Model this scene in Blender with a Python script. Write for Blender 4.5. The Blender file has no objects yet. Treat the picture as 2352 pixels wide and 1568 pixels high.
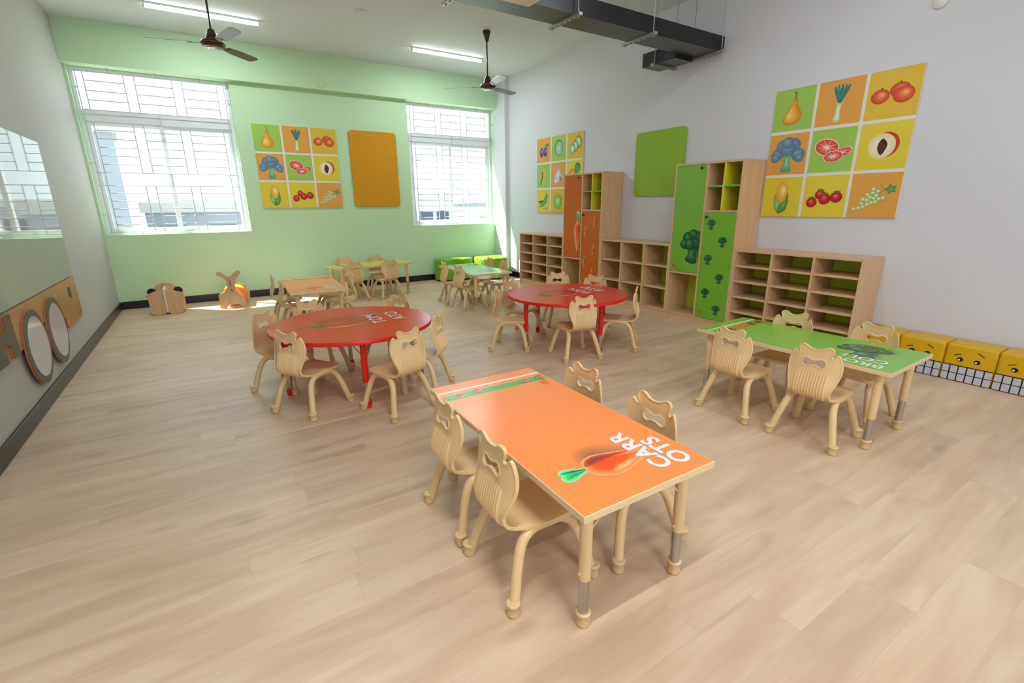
import bpy, bmesh, math, random
import numpy as np
from mathutils import Vector, Matrix
from mathutils.geometry import delaunay_2d_cdt
random.seed(7)
scene = bpy.context.scene
COL = scene.collection

# ---------------------------------------------------------------- camera, world, sun, exposure
H, D, R, L, HC, HB = 1.3728, 8.4885, 5.0819, -1.1326, 3.585, 3.10
cam_d = bpy.data.cameras.new('camera'); cam = bpy.data.objects.new('camera', cam_d); COL.objects.link(cam)
cam_d.sensor_width = 36; cam_d.lens = 1087.5174 * 36 / 2352; cam_d.clip_start = .05; cam_d.clip_end = 500
_y, _p, _r = [math.radians(v) for v in (-32.4178, 16.1174, -0.5692)]
fw = Vector((-math.sin(_y) * math.cos(_p), math.cos(_y) * math.cos(_p), -math.sin(_p)))
rt = Vector((math.cos(_y), math.sin(_y), 0)); up = rt.cross(fw)
rt, up = rt * math.cos(_r) + up * math.sin(_r), up * math.cos(_r) - rt * math.sin(_r)
M = Matrix((rt, up, -fw)).transposed().to_4x4(); M.translation = (0, 0, H)
cam.matrix_world = M
scene.camera = cam
vs = scene.view_settings
vs.view_transform = 'Standard'; vs.look = 'None'; vs.gamma = 1; vs.use_curve_mapping = False; vs.exposure = 0.28
world = bpy.data.worlds.new('sky'); scene.world = world; world.use_nodes = True
bg = world.node_tree.nodes['Background']; bg.inputs[0].default_value = (.84, .95, 1, 1); bg.inputs[1].default_value = 1.9
sun_d = bpy.data.lights.new('sun', 'SUN'); sun_d.energy = 26; sun_d.angle = .009; sun_d.color = (1, .97, .9)
sun = bpy.data.objects.new('sun', sun_d); COL.objects.link(sun)
sun.rotation_euler = Vector((.5, -.4545, -1)).to_track_quat('-Z', 'Y').to_euler(); sun.location = (-4, 14, 9)
for cx, w, yy, rx_, hh_, zz in ((-.24, 1.76, D + .26, -90, 2.05, 2.06), (4.15, 1.66, D + .26, -90, 2.05, 2.06), (2.2, 4.0, -3.42, 90, 1.9, 1.75)):   # daylight portals in the window openings, the last in the added fill window
    pd = bpy.data.lights.new('window_portal', 'AREA'); pd.shape = 'RECTANGLE'; pd.size = w; pd.size_y = hh_
    pd.cycles.is_portal = True
    po = bpy.data.objects.new('window_portal', pd); COL.objects.link(po)
    po.location = (cx, yy, zz); po.rotation_euler = (math.radians(rx_), 0, 0)
LAMP_POWER = {'back': 16, 'mid': 11, 'side': 10, 'near': 37, 'rear': 66}
LAMP_COL = {'back': (.88, .97, 1), 'mid': (.93, .97, 1), 'side': (.92, .95, 1), 'near': (.97, .97, 1), 'rear': (.93, .95, 1)}

# ---------------------------------------------------------------- materials
def s2l(c):
    return tuple(((v / 255) / 12.92 if v / 255 <= .04045 else ((v / 255 + .055) / 1.055) ** 2.4) for v in c)
def nt(name):
    m = bpy.data.materials.new(name); m.use_nodes = True
    return m, m.node_tree, m.node_tree.nodes['Principled BSDF']
def N(t, typ, **k):
    n = t.nodes.new(typ)
    for a, b in k.items(): setattr(n, a, b)
    return n
def mat(name, rgb, rough=.5, metal=0, var=.04, vscale=(6, 6, 6), bump=0, bscale=200, coat=0, spec=.5):
    """procedural paint / plastic: slight mottling by noise, optional fine bump"""
    m, t, b = nt(name); c = s2l(rgb)
    tc = N(t, 'ShaderNodeTexCoord'); mp = N(t, 'ShaderNodeMapping'); mp.inputs['Scale'].default_value = vscale
    no = N(t, 'ShaderNodeTexNoise'); no.inputs['Scale'].default_value = 1; no.inputs['Detail'].default_value = 3
    t.links.new(tc.outputs['Object'], mp.inputs[0]); t.links.new(mp.outputs[0], no.inputs['Vector'])
    mx = N(t, 'ShaderNodeMix', data_type='RGBA')
    mx.inputs[6].default_value = tuple(v * (1 - var) for v in c) + (1,)
    mx.inputs[7].default_value = tuple(min(1, v * (1 + var)) for v in c) + (1,)
    t.links.new(no.outputs[0], mx.inputs[0]); t.links.new(mx.outputs[2], b.inputs['Base Color'])
    b.inputs['Roughness'].default_value = rough; b.inputs['Metallic'].default_value = metal
    b.inputs['Specular IOR Level'].default_value = spec
    if coat: b.inputs['Coat Weight'].default_value = coat; b.inputs['Coat Roughness'].default_value = .08
    if bump:
        n2 = N(t, 'ShaderNodeTexNoise'); n2.inputs['Scale'].default_value = bscale
        t.links.new(tc.outputs['Object'], n2.inputs['Vector'])
        bp = N(t, 'ShaderNodeBump'); bp.inputs['Strength'].default_value = bump; bp.inputs['Distance'].default_value = .002
        t.links.new(n2.outputs[0], bp.inputs['Height']); t.links.new(bp.outputs[0], b.inputs['Normal'])
    return m
def laminate(name, rgb, dark, scale=(40, 40, 2.2), rough=.42):
    """wood-grain laminate: grain stretched along the axis with the small scale"""
    m, t, b = nt(name)
    tc = N(t, 'ShaderNodeTexCoord'); mp = N(t, 'ShaderNodeMapping'); mp.inputs['Scale'].default_value = scale
    no = N(t, 'ShaderNodeTexNoise'); no.inputs['Scale'].default_value = 1; no.inputs['Detail'].default_value = 5
    t.links.new(tc.outputs['Object'], mp.inputs[0]); t.links.new(mp.outputs[0], no.inputs['Vector'])
    rp = N(t, 'ShaderNodeValToRGB'); rp.color_ramp.elements[0].position = .3; rp.color_ramp.elements[1].position = .72
    rp.color_ramp.elements[0].color = s2l(dark) + (1,); rp.color_ramp.elements[1].color = s2l(rgb) + (1,)
    t.links.new(no.outputs[0], rp.inputs[0]); t.links.new(rp.outputs[0], b.inputs['Base Color'])
    b.inputs['Roughness'].default_value = rough
    return m
def floor_mat():
    m, t, b = nt('vinyl_plank_floor')
    ge = N(t, 'ShaderNodeTexCoord'); sp = N(t, 'ShaderNodeSeparateXYZ'); t.links.new(ge.outputs['Object'], sp.inputs[0])
    def mth(op, a, c=None, d=None):
        n = N(t, 'ShaderNodeMath', operation=op)
        for i, v in enumerate((a, c, d)):
            if v is None: continue
            if isinstance(v, (int, float)): n.inputs[i].default_value = v
            else: t.links.new(v, n.inputs[i])
        return n.outputs[0]
    row = mth('FLOOR', mth('DIVIDE', sp.outputs[1], .18))
    wn = N(t, 'ShaderNodeTexWhiteNoise', noise_dimensions='1D'); t.links.new(row, wn.inputs['W'])
    xo = mth('ADD', mth('DIVIDE', sp.outputs[0], 1.22), mth('MULTIPLY', wn.outputs[0], 7.3))
    colr = mth('FLOOR', xo)
    idv = mth('ADD', mth('MULTIPLY', row, 17.31), mth('MULTIPLY', colr, 5.77))
    w2 = N(t, 'ShaderNodeTexWhiteNoise', noise_dimensions='1D'); t.links.new(idv, w2.inputs['W'])
    cb = N(t, 'ShaderNodeCombineXYZ')
    t.links.new(mth('MULTIPLY', sp.outputs[0], 1.6), cb.inputs[0]); t.links.new(mth('MULTIPLY', sp.outputs[1], 11), cb.inputs[1])
    t.links.new(mth('MULTIPLY', w2.outputs[0], 40), cb.inputs[2])
    n1 = N(t, 'ShaderNodeTexNoise'); n1.inputs['Scale'].default_value = 1; n1.inputs['Detail'].default_value = 6; n1.inputs['Distortion'].default_value = .6
    t.links.new(cb.outputs[0], n1.inputs['Vector'])
    cb2 = N(t, 'ShaderNodeCombineXYZ')
    t.links.new(mth('MULTIPLY', sp.outputs[0], 4), cb2.inputs[0]); t.links.new(mth('MULTIPLY', sp.outputs[1], 75), cb2.inputs[1])
    t.links.new(mth('MULTIPLY', w2.outputs[0], 90), cb2.inputs[2])
    n2 = N(t, 'ShaderNodeTexNoise'); n2.inputs['Scale'].default_value = 1; n2.inputs['Detail'].default_value = 4
    t.links.new(cb2.outputs[0], n2.inputs['Vector'])
    cb3 = N(t, 'ShaderNodeCombineXYZ')
    t.links.new(mth('MULTIPLY', sp.outputs[0], 3.2), cb3.inputs[0]); t.links.new(mth('MULTIPLY', sp.outputs[1], 9), cb3.inputs[1])
    t.links.new(mth('MULTIPLY', w2.outputs[0], 20), cb3.inputs[2])
    vo = N(t, 'ShaderNodeTexVoronoi'); vo.inputs['Scale'].default_value = .55; t.links.new(cb3.outputs[0], vo.inputs['Vector'])
    knot = N(t, 'ShaderNodeMapRange'); knot.inputs[1].default_value = .03; knot.inputs[2].default_value = .17
    knot.inputs[3].default_value = 1; knot.inputs[4].default_value = 0; t.links.new(vo.outputs[0], knot.inputs[0])
    rp = N(t, 'ShaderNodeValToRGB'); e = rp.color_ramp.elements
    e[0].position = .33; e[0].color = s2l((200, 170, 141)) + (1,); e[1].position = .66; e[1].color = s2l((219, 193, 164)) + (1,)
    k = e.new(.5); k.color = s2l((211, 183, 153)) + (1,)
    t.links.new(n1.outputs[0], rp.inputs[0])
    def mulc(colr_in, fac):
        v = N(t, 'ShaderNodeVectorMath', operation='SCALE'); t.links.new(colr_in, v.inputs[0]); t.links.new(fac, v.inputs[3]); return v.outputs[0]
    c = mulc(rp.outputs[0], mth('ADD', mth('MULTIPLY', n2.outputs[0], .16), .92))
    c = mulc(c, mth('ADD', mth('MULTIPLY', w2.outputs[0], .10), .94))
    c = mulc(c, mth('SUBTRACT', 1, mth('MULTIPLY', knot.outputs[0], .25)))
    fy = mth('FRACT', mth('DIVIDE', sp.outputs[1], .18)); fx = mth('FRACT', xo)
    seam = mth('MAXIMUM', mth('LESS_THAN', fy, .010), mth('LESS_THAN', fx, .0018))
    c = mulc(c, mth('SUBTRACT', 1, mth('MULTIPLY', seam, .12)))
    t.links.new(c, b.inputs['Base Color'])
    t.links.new(mth('ADD', mth('MULTIPLY', n2.outputs[0], .12), .36), b.inputs['Roughness'])
    bp = N(t, 'ShaderNodeBump'); bp.inputs['Strength'].default_value = .12; bp.inputs['Distance'].default_value = .001
    t.links.new(n2.outputs[0], bp.inputs['Height']); t.links.new(bp.outputs[0], b.inputs['Normal'])
    return m
def print_mat(name, rough):
    m, t, b = nt(name); a = N(t, 'ShaderNodeAttribute'); a.attribute_name = 'Col'
    t.links.new(a.outputs['Color'], b.inputs['Base Color']); b.inputs['Roughness'].default_value = rough
    return m
def emit_mat(name, rgb, s):
    m, t, b = nt(name); b.inputs['Base Color'].default_value = rgb + (1,)
    b.inputs['Emission Color'].default_value = rgb + (1,); b.inputs['Emission Strength'].default_value = s
    return m
def glass_mat():
    m = bpy.data.materials.new('window_glass'); m.use_nodes = True; t = m.node_tree
    t.nodes.remove(t.nodes['Principled BSDF']); o = t.nodes['Material Output']
    tr = N(t, 'ShaderNodeBsdfTransparent'); tr.inputs[0].default_value = (.95, .985, .98, 1)
    gl = N(t, 'ShaderNodeBsdfGlossy'); gl.inputs['Roughness'].default_value = .02
    fr = N(t, 'ShaderNodeFresnel'); fr.inputs[0].default_value = 1.45; mx = N(t, 'ShaderNodeMixShader')
    ge = N(t, 'ShaderNodeNewGeometry'); mm = N(t, 'ShaderNodeMath', operation='MULTIPLY'); iv = N(t, 'ShaderNodeMath', operation='SUBTRACT'); iv.inputs[0].default_value = 1
    t.links.new(ge.outputs['Backfacing'], iv.inputs[1]); t.links.new(iv.outputs[0], mm.inputs[0]); t.links.new(fr.outputs[0], mm.inputs[1])
    t.links.new(mm.outputs[0], mx.inputs[0]); t.links.new(tr.outputs[0], mx.inputs[1]); t.links.new(gl.outputs[0], mx.inputs[2])
    t.links.new(mx.outputs[0], o.inputs[0]); return m
def tray_mat():
    """black powder-coated tray whose bottom is punched with rows of slots"""
    m, t, b = nt('perforated_black_tray')
    tc = N(t, 'ShaderNodeTexCoord'); sp = N(t, 'ShaderNodeSeparateXYZ'); t.links.new(tc.outputs['Object'], sp.inputs[0])
    def mth(op, a, c=None):
        n = N(t, 'ShaderNodeMath', operation=op)
        for i, v in enumerate((a, c)):
            if v is None: continue
            if isinstance(v, (int, float)): n.inputs[i].default_value = v
            else: t.links.new(v, n.inputs[i])
        return n.outputs[0]
    u = mth('FRACT', mth('DIVIDE', sp.outputs[0], .05)); v = mth('FRACT', mth('ADD', mth('DIVIDE', sp.outputs[1], .033), .2))
    hole = mth('MULTIPLY', mth('LESS_THAN', mth('ABSOLUTE', mth('SUBTRACT', u, .5)), .3), mth('LESS_THAN', mth('ABSOLUTE', mth('SUBTRACT', v, .5)), .24))
    ge = N(t, 'ShaderNodeNewGeometry'); s2 = N(t, 'ShaderNodeSeparateXYZ'); t.links.new(ge.outputs['True Normal'], s2.inputs[0])
    down = mth('GREATER_THAN', mth('ABSOLUTE', s2.outputs[2]), .9)
    f = mth('MULTIPLY', hole, down)
    mx = N(t, 'ShaderNodeMix', data_type='RGBA'); mx.inputs[6].default_value = s2l((62, 64, 66)) + (1,); mx.inputs[7].default_value = (.004, .004, .005, 1)  # underside base lightened: the sheen it reflects is put into the colour
    my = N(t, 'ShaderNodeMix', data_type='RGBA'); my.inputs[6].default_value = s2l((24, 25, 32)) + (1,)
    t.links.new(down, my.inputs[0]); t.links.new(mx.outputs[2], my.inputs[7])
    t.links.new(f, mx.inputs[0]); t.links.new(my.outputs[2], b.inputs['Base Color']); b.inputs['Roughness'].default_value = .32
    return m

MT = dict(
    floor=floor_mat(),
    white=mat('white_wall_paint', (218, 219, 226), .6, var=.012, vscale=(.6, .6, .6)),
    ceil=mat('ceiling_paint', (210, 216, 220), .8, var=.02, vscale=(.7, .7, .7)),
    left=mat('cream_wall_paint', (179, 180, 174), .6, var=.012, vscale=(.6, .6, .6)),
    green=mat('pale_green_wall_paint', (196, 231, 188), .5, var=.03, vscale=(1.1, 1.1, 1.1)),
    black=mat('black_skirting', (26, 27, 32), .3),
    pvc=mat('white_window_frame', (232, 238, 240), .35, var=.01),
    bar=mat('grey_grille_paint', (206, 206, 216), .45),
    sill=mat('green_reveal_paint', (190, 230, 184), .5, var=.02),
    glass=glass_mat(),
    chair=mat('sand_plastic', (232, 199, 146), .33, var=.02, bump=.05, bscale=900),
    pipe=mat('sand_powder_coat', (230, 198, 148), .28, var=.015),
    edge=mat('cream_edge_band', (233, 205, 160), .45, var=.02),
    chrome=mat('chrome_tube', (190, 188, 184), .16, metal=1),
    redp=mat('red_powder_coat', (226, 26, 18), .26, var=.015),
    wood=laminate('beech_laminate', (226, 188, 146), (209, 169, 128)),
    woode=mat('beech_edge_band', (219, 181, 140), .5, var=.03, vscale=(20, 20, 20)),
    ply=laminate('birch_plywood', (224, 188, 144), (208, 170, 126), (26, 26, 2.5)),
    ply2=laminate('oiled_plywood', (184, 132, 76), (164, 112, 62), (30, 3, 40), .28),
    plye=mat('plywood_edge', (168, 108, 68), .5, var=.1, vscale=(3, 3, 160)),
    lime=mat('lime_laminate', (204, 234, 66), .45, var=.02),
    yel=mat('yellow_laminate', (226, 214, 46), .4, var=.02),
    gsh=mat('green_shelf_laminate', (112, 186, 70), .4, var=.02),
    odoor=mat('orange_door_laminate', (206, 100, 24), .32, var=.02, vscale=(2, 2, 2)),
    gdoor=mat('green_door_laminate', (120, 184, 50), .32, var=.02, vscale=(2, 2, 2)),
    knob=mat('black_knob', (18, 18, 20), .35),
    obrd=mat('ochre_pinboard_felt', (214, 150, 26), .9, var=.03, bump=.3, bscale=500),
    gbrd=mat('green_pinboard_felt', (152, 192, 66), .9, var=.03, bump=.3, bscale=500),
    ywl=mat('yellow_vinyl', (216, 168, 8), .38, var=.03, bump=.06, bscale=120),
    gvin=mat('green_vinyl', (118, 168, 32), .34, var=.03, bump=.06, bscale=120),
    bvin=mat('black_base_vinyl', (18, 20, 20), .5),
    ovin=mat('orange_vinyl', (232, 138, 48), .4, var=.03),
    fan=mat('brown_fan_enamel', (52, 24, 20), .25, coat=.3),
    blade=mat('grey_brown_fan_blade', (112, 110, 106), .3, metal=.6),
    gold=mat('gold_trim', (150, 96, 40), .3, metal=1),
    tube=emit_mat('lit_led_tube', (.9, .97, 1.0), 14),
    galv=mat('galvanised_steel', (176, 178, 176), .38, metal=.7, var=.08, vscale=(30, 30, 30)),
    tray=tray_mat(),
    appl=mat('pale_plastic_housing', (226, 214, 200), .4, var=.01),
    board=mat('white_glass_board', (158, 160, 152), .03, var=.004),
    dark=mat('dark_olive_laminate', (58, 58, 50), .35),
    mirror=mat('pale_grey_panel', (188, 184, 190), .12, var=.01),
    whitep=mat('white_painted_board', (232, 230, 226), .4),
    blackp=mat('black_painted_board', (20, 20, 22), .45),
    printm=print_mat('printed_laminate', .22), prints=print_mat('printed_poster', .55),
    bldg=mat('far_render', (150, 158, 168), .9, var=.1, vscale=(.5, .5, .5)),
    bldg2=mat('far_render_pale', (190, 192, 190), .9, var=.1, vscale=(.5, .5, .5)),
    bwin=mat('far_window_shade', (70, 84, 104), .5),
    earth=mat('dusty_ground', (150, 148, 142), .95, var=.15, vscale=(.1, .1, .1)),
    leaf=mat('tree_foliage', (70, 110, 62), .8, var=.3, vscale=(3, 3, 3)),
    bark=mat('tree_bark', (90, 72, 56), .9),
)

# ---------------------------------------------------------------- mesh helpers
class MB:
    """collects shapes with a material each, built as ONE mesh object"""
    def __init__(s): s.v = []; s.f = []; s.mi = []; s.mats = []; s.sm = []
    def _m(s, m):
        if m not in s.mats: s.mats.append(m)
        return s.mats.index(m)
    def add(s, vs_, fs, m, smooth=False, mtx=None):
        o = len(s.v); k = s._m(m)
        s.v += [tuple(mtx @ Vector(v)) if mtx else tuple(v) for v in vs_]
        for f in fs: s.f.append([i + o for i in f]); s.mi.append(k); s.sm.append(smooth)
        return s
    def box(s, a, b, m, bev=0, mtx=None, smooth=False, seg=1):
        x0, y0, z0 = [min(p, q) for p, q in zip(a, b)]; x1, y1, z1 = [max(p, q) for p, q in zip(a, b)]
        if not bev:
            v = [(x0, y0, z0), (x1, y0, z0), (x1, y1, z0), (x0, y1, z0), (x0, y0, z1), (x1, y0, z1), (x1, y1, z1), (x0, y1, z1)]
            return s.add(v, [(3, 2, 1, 0), (4, 5, 6, 7), (0, 1, 5, 4), (1, 2, 6, 5), (2, 3, 7, 6), (3, 0, 4, 7)], m, smooth, mtx)
        bm = bmesh.new(); bmesh.ops.create_cube(bm, size=1)
        bmesh.ops.transform(bm, matrix=Matrix.Translation(((x0 + x1) / 2, (y0 + y1) / 2, (z0 + z1) / 2)) @ Matrix.Diagonal((x1 - x0, y1 - y0, z1 - z0, 1)), verts=bm.verts)
        bmesh.ops.bevel(bm, geom=bm.edges[:], offset=bev, segments=seg, profile=.5, affect='EDGES')
        bm.verts.index_update()
        s.add([v.co[:] for v in bm.verts], [[v.index for v in f.verts] for f in bm.faces], m, smooth, mtx); bm.free(); return s
    def tube(s, pts, r, m, n=12, cap=True, mtx=None, smooth=True):
        pts = [Vector(p) for p in pts]; rs = r if isinstance(r, (list, tuple)) else [r] * len(pts)
        ring = []; prev = None
        for i, p in enumerate(pts):
            d = (pts[min(i + 1, len(pts) - 1)] - pts[max(i - 1, 0)]).normalized()
            if prev is None:
                a = Vector((0, 0, 1)) if abs(d.z) < .9 else Vector((1, 0, 0)); u = d.cross(a).normalized()
            else:
                u = (prev - d * prev.dot(d)).normalized()
            prev = u; w = d.cross(u)
            ring.append([p + (u * math.cos(2 * math.pi * k / n) + w * math.sin(2 * math.pi * k / n)) * rs[i] for k in range(n)])
        v = [q for rg in ring for q in rg]; f = []
        for i in range(len(pts) - 1):
            for k in range(n):
                f.append((i * n + k, i * n + (k + 1) % n, (i + 1) * n + (k + 1) % n, (i + 1) * n + k))
        s.add(v, f, m, smooth, mtx)
        if cap:
            s.add(ring[0], [list(range(n))[::-1]], m, False, mtx); s.add(ring[-1], [list(range(n))], m, False, mtx)
        return s
    def lathe(s, prof, m, n=24, mtx=None, smooth=True):
        """prof: (r, z) list"""
        v = [(r * math.cos(2 * math.pi * k / n), r * math.sin(2 * math.pi * k / n), z) for r, z in prof for k in range(n)]; f = []
        for i in range(len(prof) - 1):
            for k in range(n): f.append((i * n + k, i * n + (k + 1) % n, (i + 1) * n + (k + 1) % n, (i + 1) * n + k))
        f.append(list(range(n))[::-1]); f.append([(len(prof) - 1) * n + k for k in range(n)])
        return s.add(v, f, m, smooth, mtx)
    def prism(s, pts2, t, m, mtx, me=None, smooth_side=False):
        """extrude a 2-D outline (u,v) by t along local z; mtx places it. me: edge material"""
        n = len(pts2); a = [(x, y, 0) for x, y in pts2]; b = [(x, y, t) for x, y in pts2]
        area = sum(pts2[i][0] * pts2[(i + 1) % n][1] - pts2[(i + 1) % n][0] * pts2[i][1] for i in range(n))
        idx = list(range(n)) if area > 0 else list(range(n))[::-1]
        s.add(a, [idx[::-1]], m, False, mtx); s.add(b, [idx], m, False, mtx)
        side = [(i, j, j + n, i + n) for i, j in zip(idx, idx[1:] + idx[:1])]
        return s.add(a + b, side, me or m, smooth_side, mtx)
    def build(s, name, parent=None, loc=None, sharp=None):
        me = bpy.data.meshes.new(name); me.from_pydata(s.v, [], s.f)
        for m in s.mats: me.materials.append(m)
        me.polygons.foreach_set('material_index', s.mi); me.polygons.foreach_set('use_smooth', s.sm)
        me.validate(); me.update()
        if sharp: me.set_sharp_from_angle(angle=math.radians(sharp))
        return link(name, me, parent, loc)
def link(name, data, parent=None, loc=None):
    o = bpy.data.objects.new(name, data); COL.objects.link(o)
    if parent: o.parent = parent
    if loc: o.location = loc
    return o
def empty(name, loc=(0, 0, 0), rz=0):
    o = bpy.data.objects.new(name, None); o.empty_display_size = .1; COL.objects.link(o)
    o.location = loc; o.rotation_euler = (0, 0, rz); return o
def tag(o, label=None, cat=None, group=None, kind=None):
    for k, v in (('label', label), ('category', cat), ('group', group), ('kind', kind)):
        if v: o[k] = v
    return o
def copy_tree(o, parent=None):
    c = o.copy(); COL.objects.link(c); c.parent = parent
    for ch in list(o.children): copy_tree(ch, c)
    return c
def catmull(P, n=8, closed=False):
    P = [np.array(p, float) for p in P]; out = []; m = len(P); rng = range(m if closed else m - 1)
    for i in rng:
        if closed: a, b, c, d = P[(i - 1) % m], P[i], P[(i + 1) % m], P[(i + 2) % m]
        else: a, b, c, d = P[max(i - 1, 0)], P[i], P[i + 1], P[min(i + 2, m - 1)]
        for k in range(n):
            t = k / n; out.append(.5 * ((2 * b) + (-a + c) * t + (2 * a - 5 * b + 4 * c - d) * t * t + (-a + 3 * b - 3 * c + d) * t ** 3))
    if not closed: out.append(P[-1])
    return [tuple(q) for q in out]
def rrect(w, h, r, n=5, cx=0, cy=0):
    out = []
    for sx, sy, a0 in ((1, -1, -90), (1, 1, 0), (-1, 1, 90), (-1, -1, 180)):
        for k in range(n + 1):
            a = math.radians(a0 + 90 * k / n); out.append((cx + sx * (w / 2 - r) + r * math.cos(a), cy + sy * (h / 2 - r) + r * math.sin(a)))
    return out
def frame_mtx(o, u, v):
    """matrix whose local x->u, y->v, z->u x v, origin o"""
    u = Vector(u).normalized(); v = Vector(v).normalized(); w = u.cross(v)
    m = Matrix((u, v, w)).transposed().to_4x4(); m.translation = Vector(o); return m

# ---------------------------------------------------------------- printed artwork
class Art:
    """flat print: layered polygons with per-vertex ink colour; every layer .12 mm above the last"""
    def __init__(s, scale=1, ox=0, oy=0, rot=0, z0=.0004): s.v = []; s.f = []; s.c = []; s.k = 0; s.s = scale; s.o = (ox, oy); s.rot = rot; s.z0 = z0
    def _t(s, p):
        c, d = math.cos(s.rot), math.sin(s.rot); x, y = p[0] * s.s, p[1] * s.s
        return (s.o[0] + c * x - d * y, s.o[1] + d * x + c * y, s.z0 + s.k * .00012)
    def poly(s, pts, c):
        o = len(s.v); s.v += [s._t(p) for p in pts]; s.c += [s2l(c)] * len(pts)
        ar = sum(pts[i][0] * pts[(i + 1) % len(pts)][1] - pts[(i + 1) % len(pts)][0] * pts[i][1] for i in range(len(pts)))
        ix = [o + i for i in range(len(pts))]; s.f.append(ix if ar > 0 else ix[::-1]); s.k += 1; return s
    def blob(s, pts, cols, focus=None):
        """cols: inner -> outer ink, blended radially from focus to the outline"""
        n = len(pts)
        if sum(pts[i][0] * pts[(i + 1) % n][1] - pts[(i + 1) % n][0] * pts[i][1] for i in range(n)) < 0: pts = pts[::-1]
        fx, fy = focus or (sum(p[0] for p in pts) / n, sum(p[1] for p in pts) / n)
        K = 8; o = len(s.v); s.v.append(s._t((fx, fy))); s.c.append(s2l(cols[0]))
        for r in range(1, K + 1):
            t = r / K; q = t * (len(cols) - 1); i = min(int(q), len(cols) - 2); w = q - i
            cc = tuple(a * (1 - w) + b * w for a, b in zip(s2l(cols[i]), s2l(cols[i + 1])))
            for p in pts: s.v.append(s._t((fx + (p[0] - fx) * t, fy + (p[1] - fy) * t))); s.c.append(cc)
        for j in range(n): s.f.append((o, o + 1 + j, o + 1 + (j + 1) % n))
        for r in range(1, K):
            for j in range(n):
                a = o + 1 + (r - 1) * n; s.f.append((a + j, a + n + j, a + n + (j + 1) % n, a + (j + 1) % n))
        s.k += 1; return s
    def ell(s, cx, cy, rx, ry, cols, rot=0, focus=None, n=28):
        c, d = math.cos(rot), math.sin(rot)
        pts = [(cx + c * rx * math.cos(a) - d * ry * math.sin(a), cy + d * rx * math.cos(a) + c * ry * math.sin(a)) for a in [2 * math.pi * k / n for k in range(n)]]
        if len(cols) == 1: return s.poly(pts, cols[0])
        return s.blob(pts, cols, focus)
    def stroke(s, pts, w, c):
        l = []; r = []; n = len(pts); ws = w if isinstance(w, (list, tuple)) else [w] * n
        for i, p in enumerate(pts):
            a, b = pts[max(i - 1, 0)], pts[min(i + 1, n - 1)]; dx, dy = b[0] - a[0], b[1] - a[1]; q = math.hypot(dx, dy) or 1
            l.append((p[0] - dy / q * ws[i] / 2, p[1] + dx / q * ws[i] / 2)); r.append((p[0] + dy / q * ws[i] / 2, p[1] - dx / q * ws[i] / 2))
        return s.poly(l + r[::-1], c)
    def build(s, name, m, parent, mtx=None):
        me = bpy.data.meshes.new(name); me.from_pydata([tuple(mtx @ Vector(v)) if mtx else v for v in s.v], [], s.f)
        me.materials.append(m); at = me.color_attributes.new('Col', 'FLOAT_COLOR', 'POINT')
        at.data.foreach_set('color', [x for c in s.c for x in (*c, 1)]); me.update()
        return link(name, me, parent)
def text_mesh(name, body, size, m, parent, mtx, bold=.022, spacing=1.0, depth=.0003):
    cu = bpy.data.curves.new(name + '_curve', 'FONT'); cu.body = body; cu.size = 1; cu.offset = bold; cu.extrude = depth / size / 2
    cu.space_character = spacing; cu.resolution_u = 6
    ob = bpy.data.objects.new(name + '_curve', cu); COL.objects.link(ob)
    dg = bpy.context.evaluated_depsgraph_get(); me = bpy.data.meshes.new_from_object(ob.evaluated_get(dg))
    bpy.data.objects.remove(ob); bpy.data.curves.remove(cu)
    me.name = name; me.transform(mtx @ Matrix.Scale(size, 4)); me.materials.clear(); me.materials.append(m)
    return link(name, me, parent)
INK_W = mat('white_ink', (236, 238, 244), .3, var=0); INK_O = mat('orange_ink', (226, 92, 22), .35, var=0); INK_F = mat('faded_orange_ink', (228, 118, 58), .35, var=0)

# ---------------------------------------------------------------- room shell
def struct(o): o['kind'] = 'structure'; return o
Y0 = -3.2
struct(MB().box((L - .15, Y0 - .15, -.12), (R + .15, D + .3, 0), MT['floor']).build('floor'))
struct(MB().box((L - .15, Y0 - .15, HC), (R + .15, D + .3, HC + .15), MT['ceil']).build('ceiling'))
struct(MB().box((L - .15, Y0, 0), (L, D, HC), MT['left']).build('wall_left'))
struct(MB().box((R, Y0, 0), (R + .15, D, HC), MT['white']).build('wall_right'))
wf = MB(); W3 = (.2, 4.2, .80, 2.70)                                # unseen wall behind the camera; wide window added in it for fill daylight
for a, b, c, d in ((L - .15, W3[0], 0, HC), (W3[1], R + .15, 0, HC), (W3[0], W3[1], 0, W3[2]), (W3[0], W3[1], W3[3], HC)): wf.box((a, Y0 - .15, c), (b, Y0, d), MT['white'])
struct(wf.build('wall_front'))
w3 = struct(empty('added_fill_window', (2.2, Y0 - .1, W3[2]))); f3 = MB()
for k in range(5): f3.box((-2 + k * .985, -.03, 0), (-2 + k * .985 + .06, .03, 1.9), MT['pvc'], .003)
for k in range(4):
    for zz in (0, 1.85): f3.box((-1.94 + k * .985, -.03, zz), (-2 + (k + 1) * .985, .03, zz + .05), MT['pvc'], .003)
f3.build('frame', w3)
for k in range(4): MB().box((-1.94 + k * .985, -.004, .05), (-2 + (k + 1) * .985, .004, 1.85), MT['glass']).build('pane', w3)
XG = R - .07                                                       # the corner column's left face
WT = .2
W1, W2 = (-1.105, .645, 1.017, HB), (3.285, XG - .0, 1.015, HB)
wb = MB()
for (x0, x1) in ((L - .15, W1[0]), (W1[1], W2[0]), (W2[1], R + .15)): wb.box((x0, D, 0), (x1, D + WT, HC), MT['green'])
for (x0, x1, z0, z1) in (W1, W2):
    wb.box((x0, D, 0), (x1, D + WT, z0), MT['green']); wb.box((x0, D, z1), (x1, D + WT, HC), MT['green'])
struct(wb.build('wall_back'))
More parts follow.
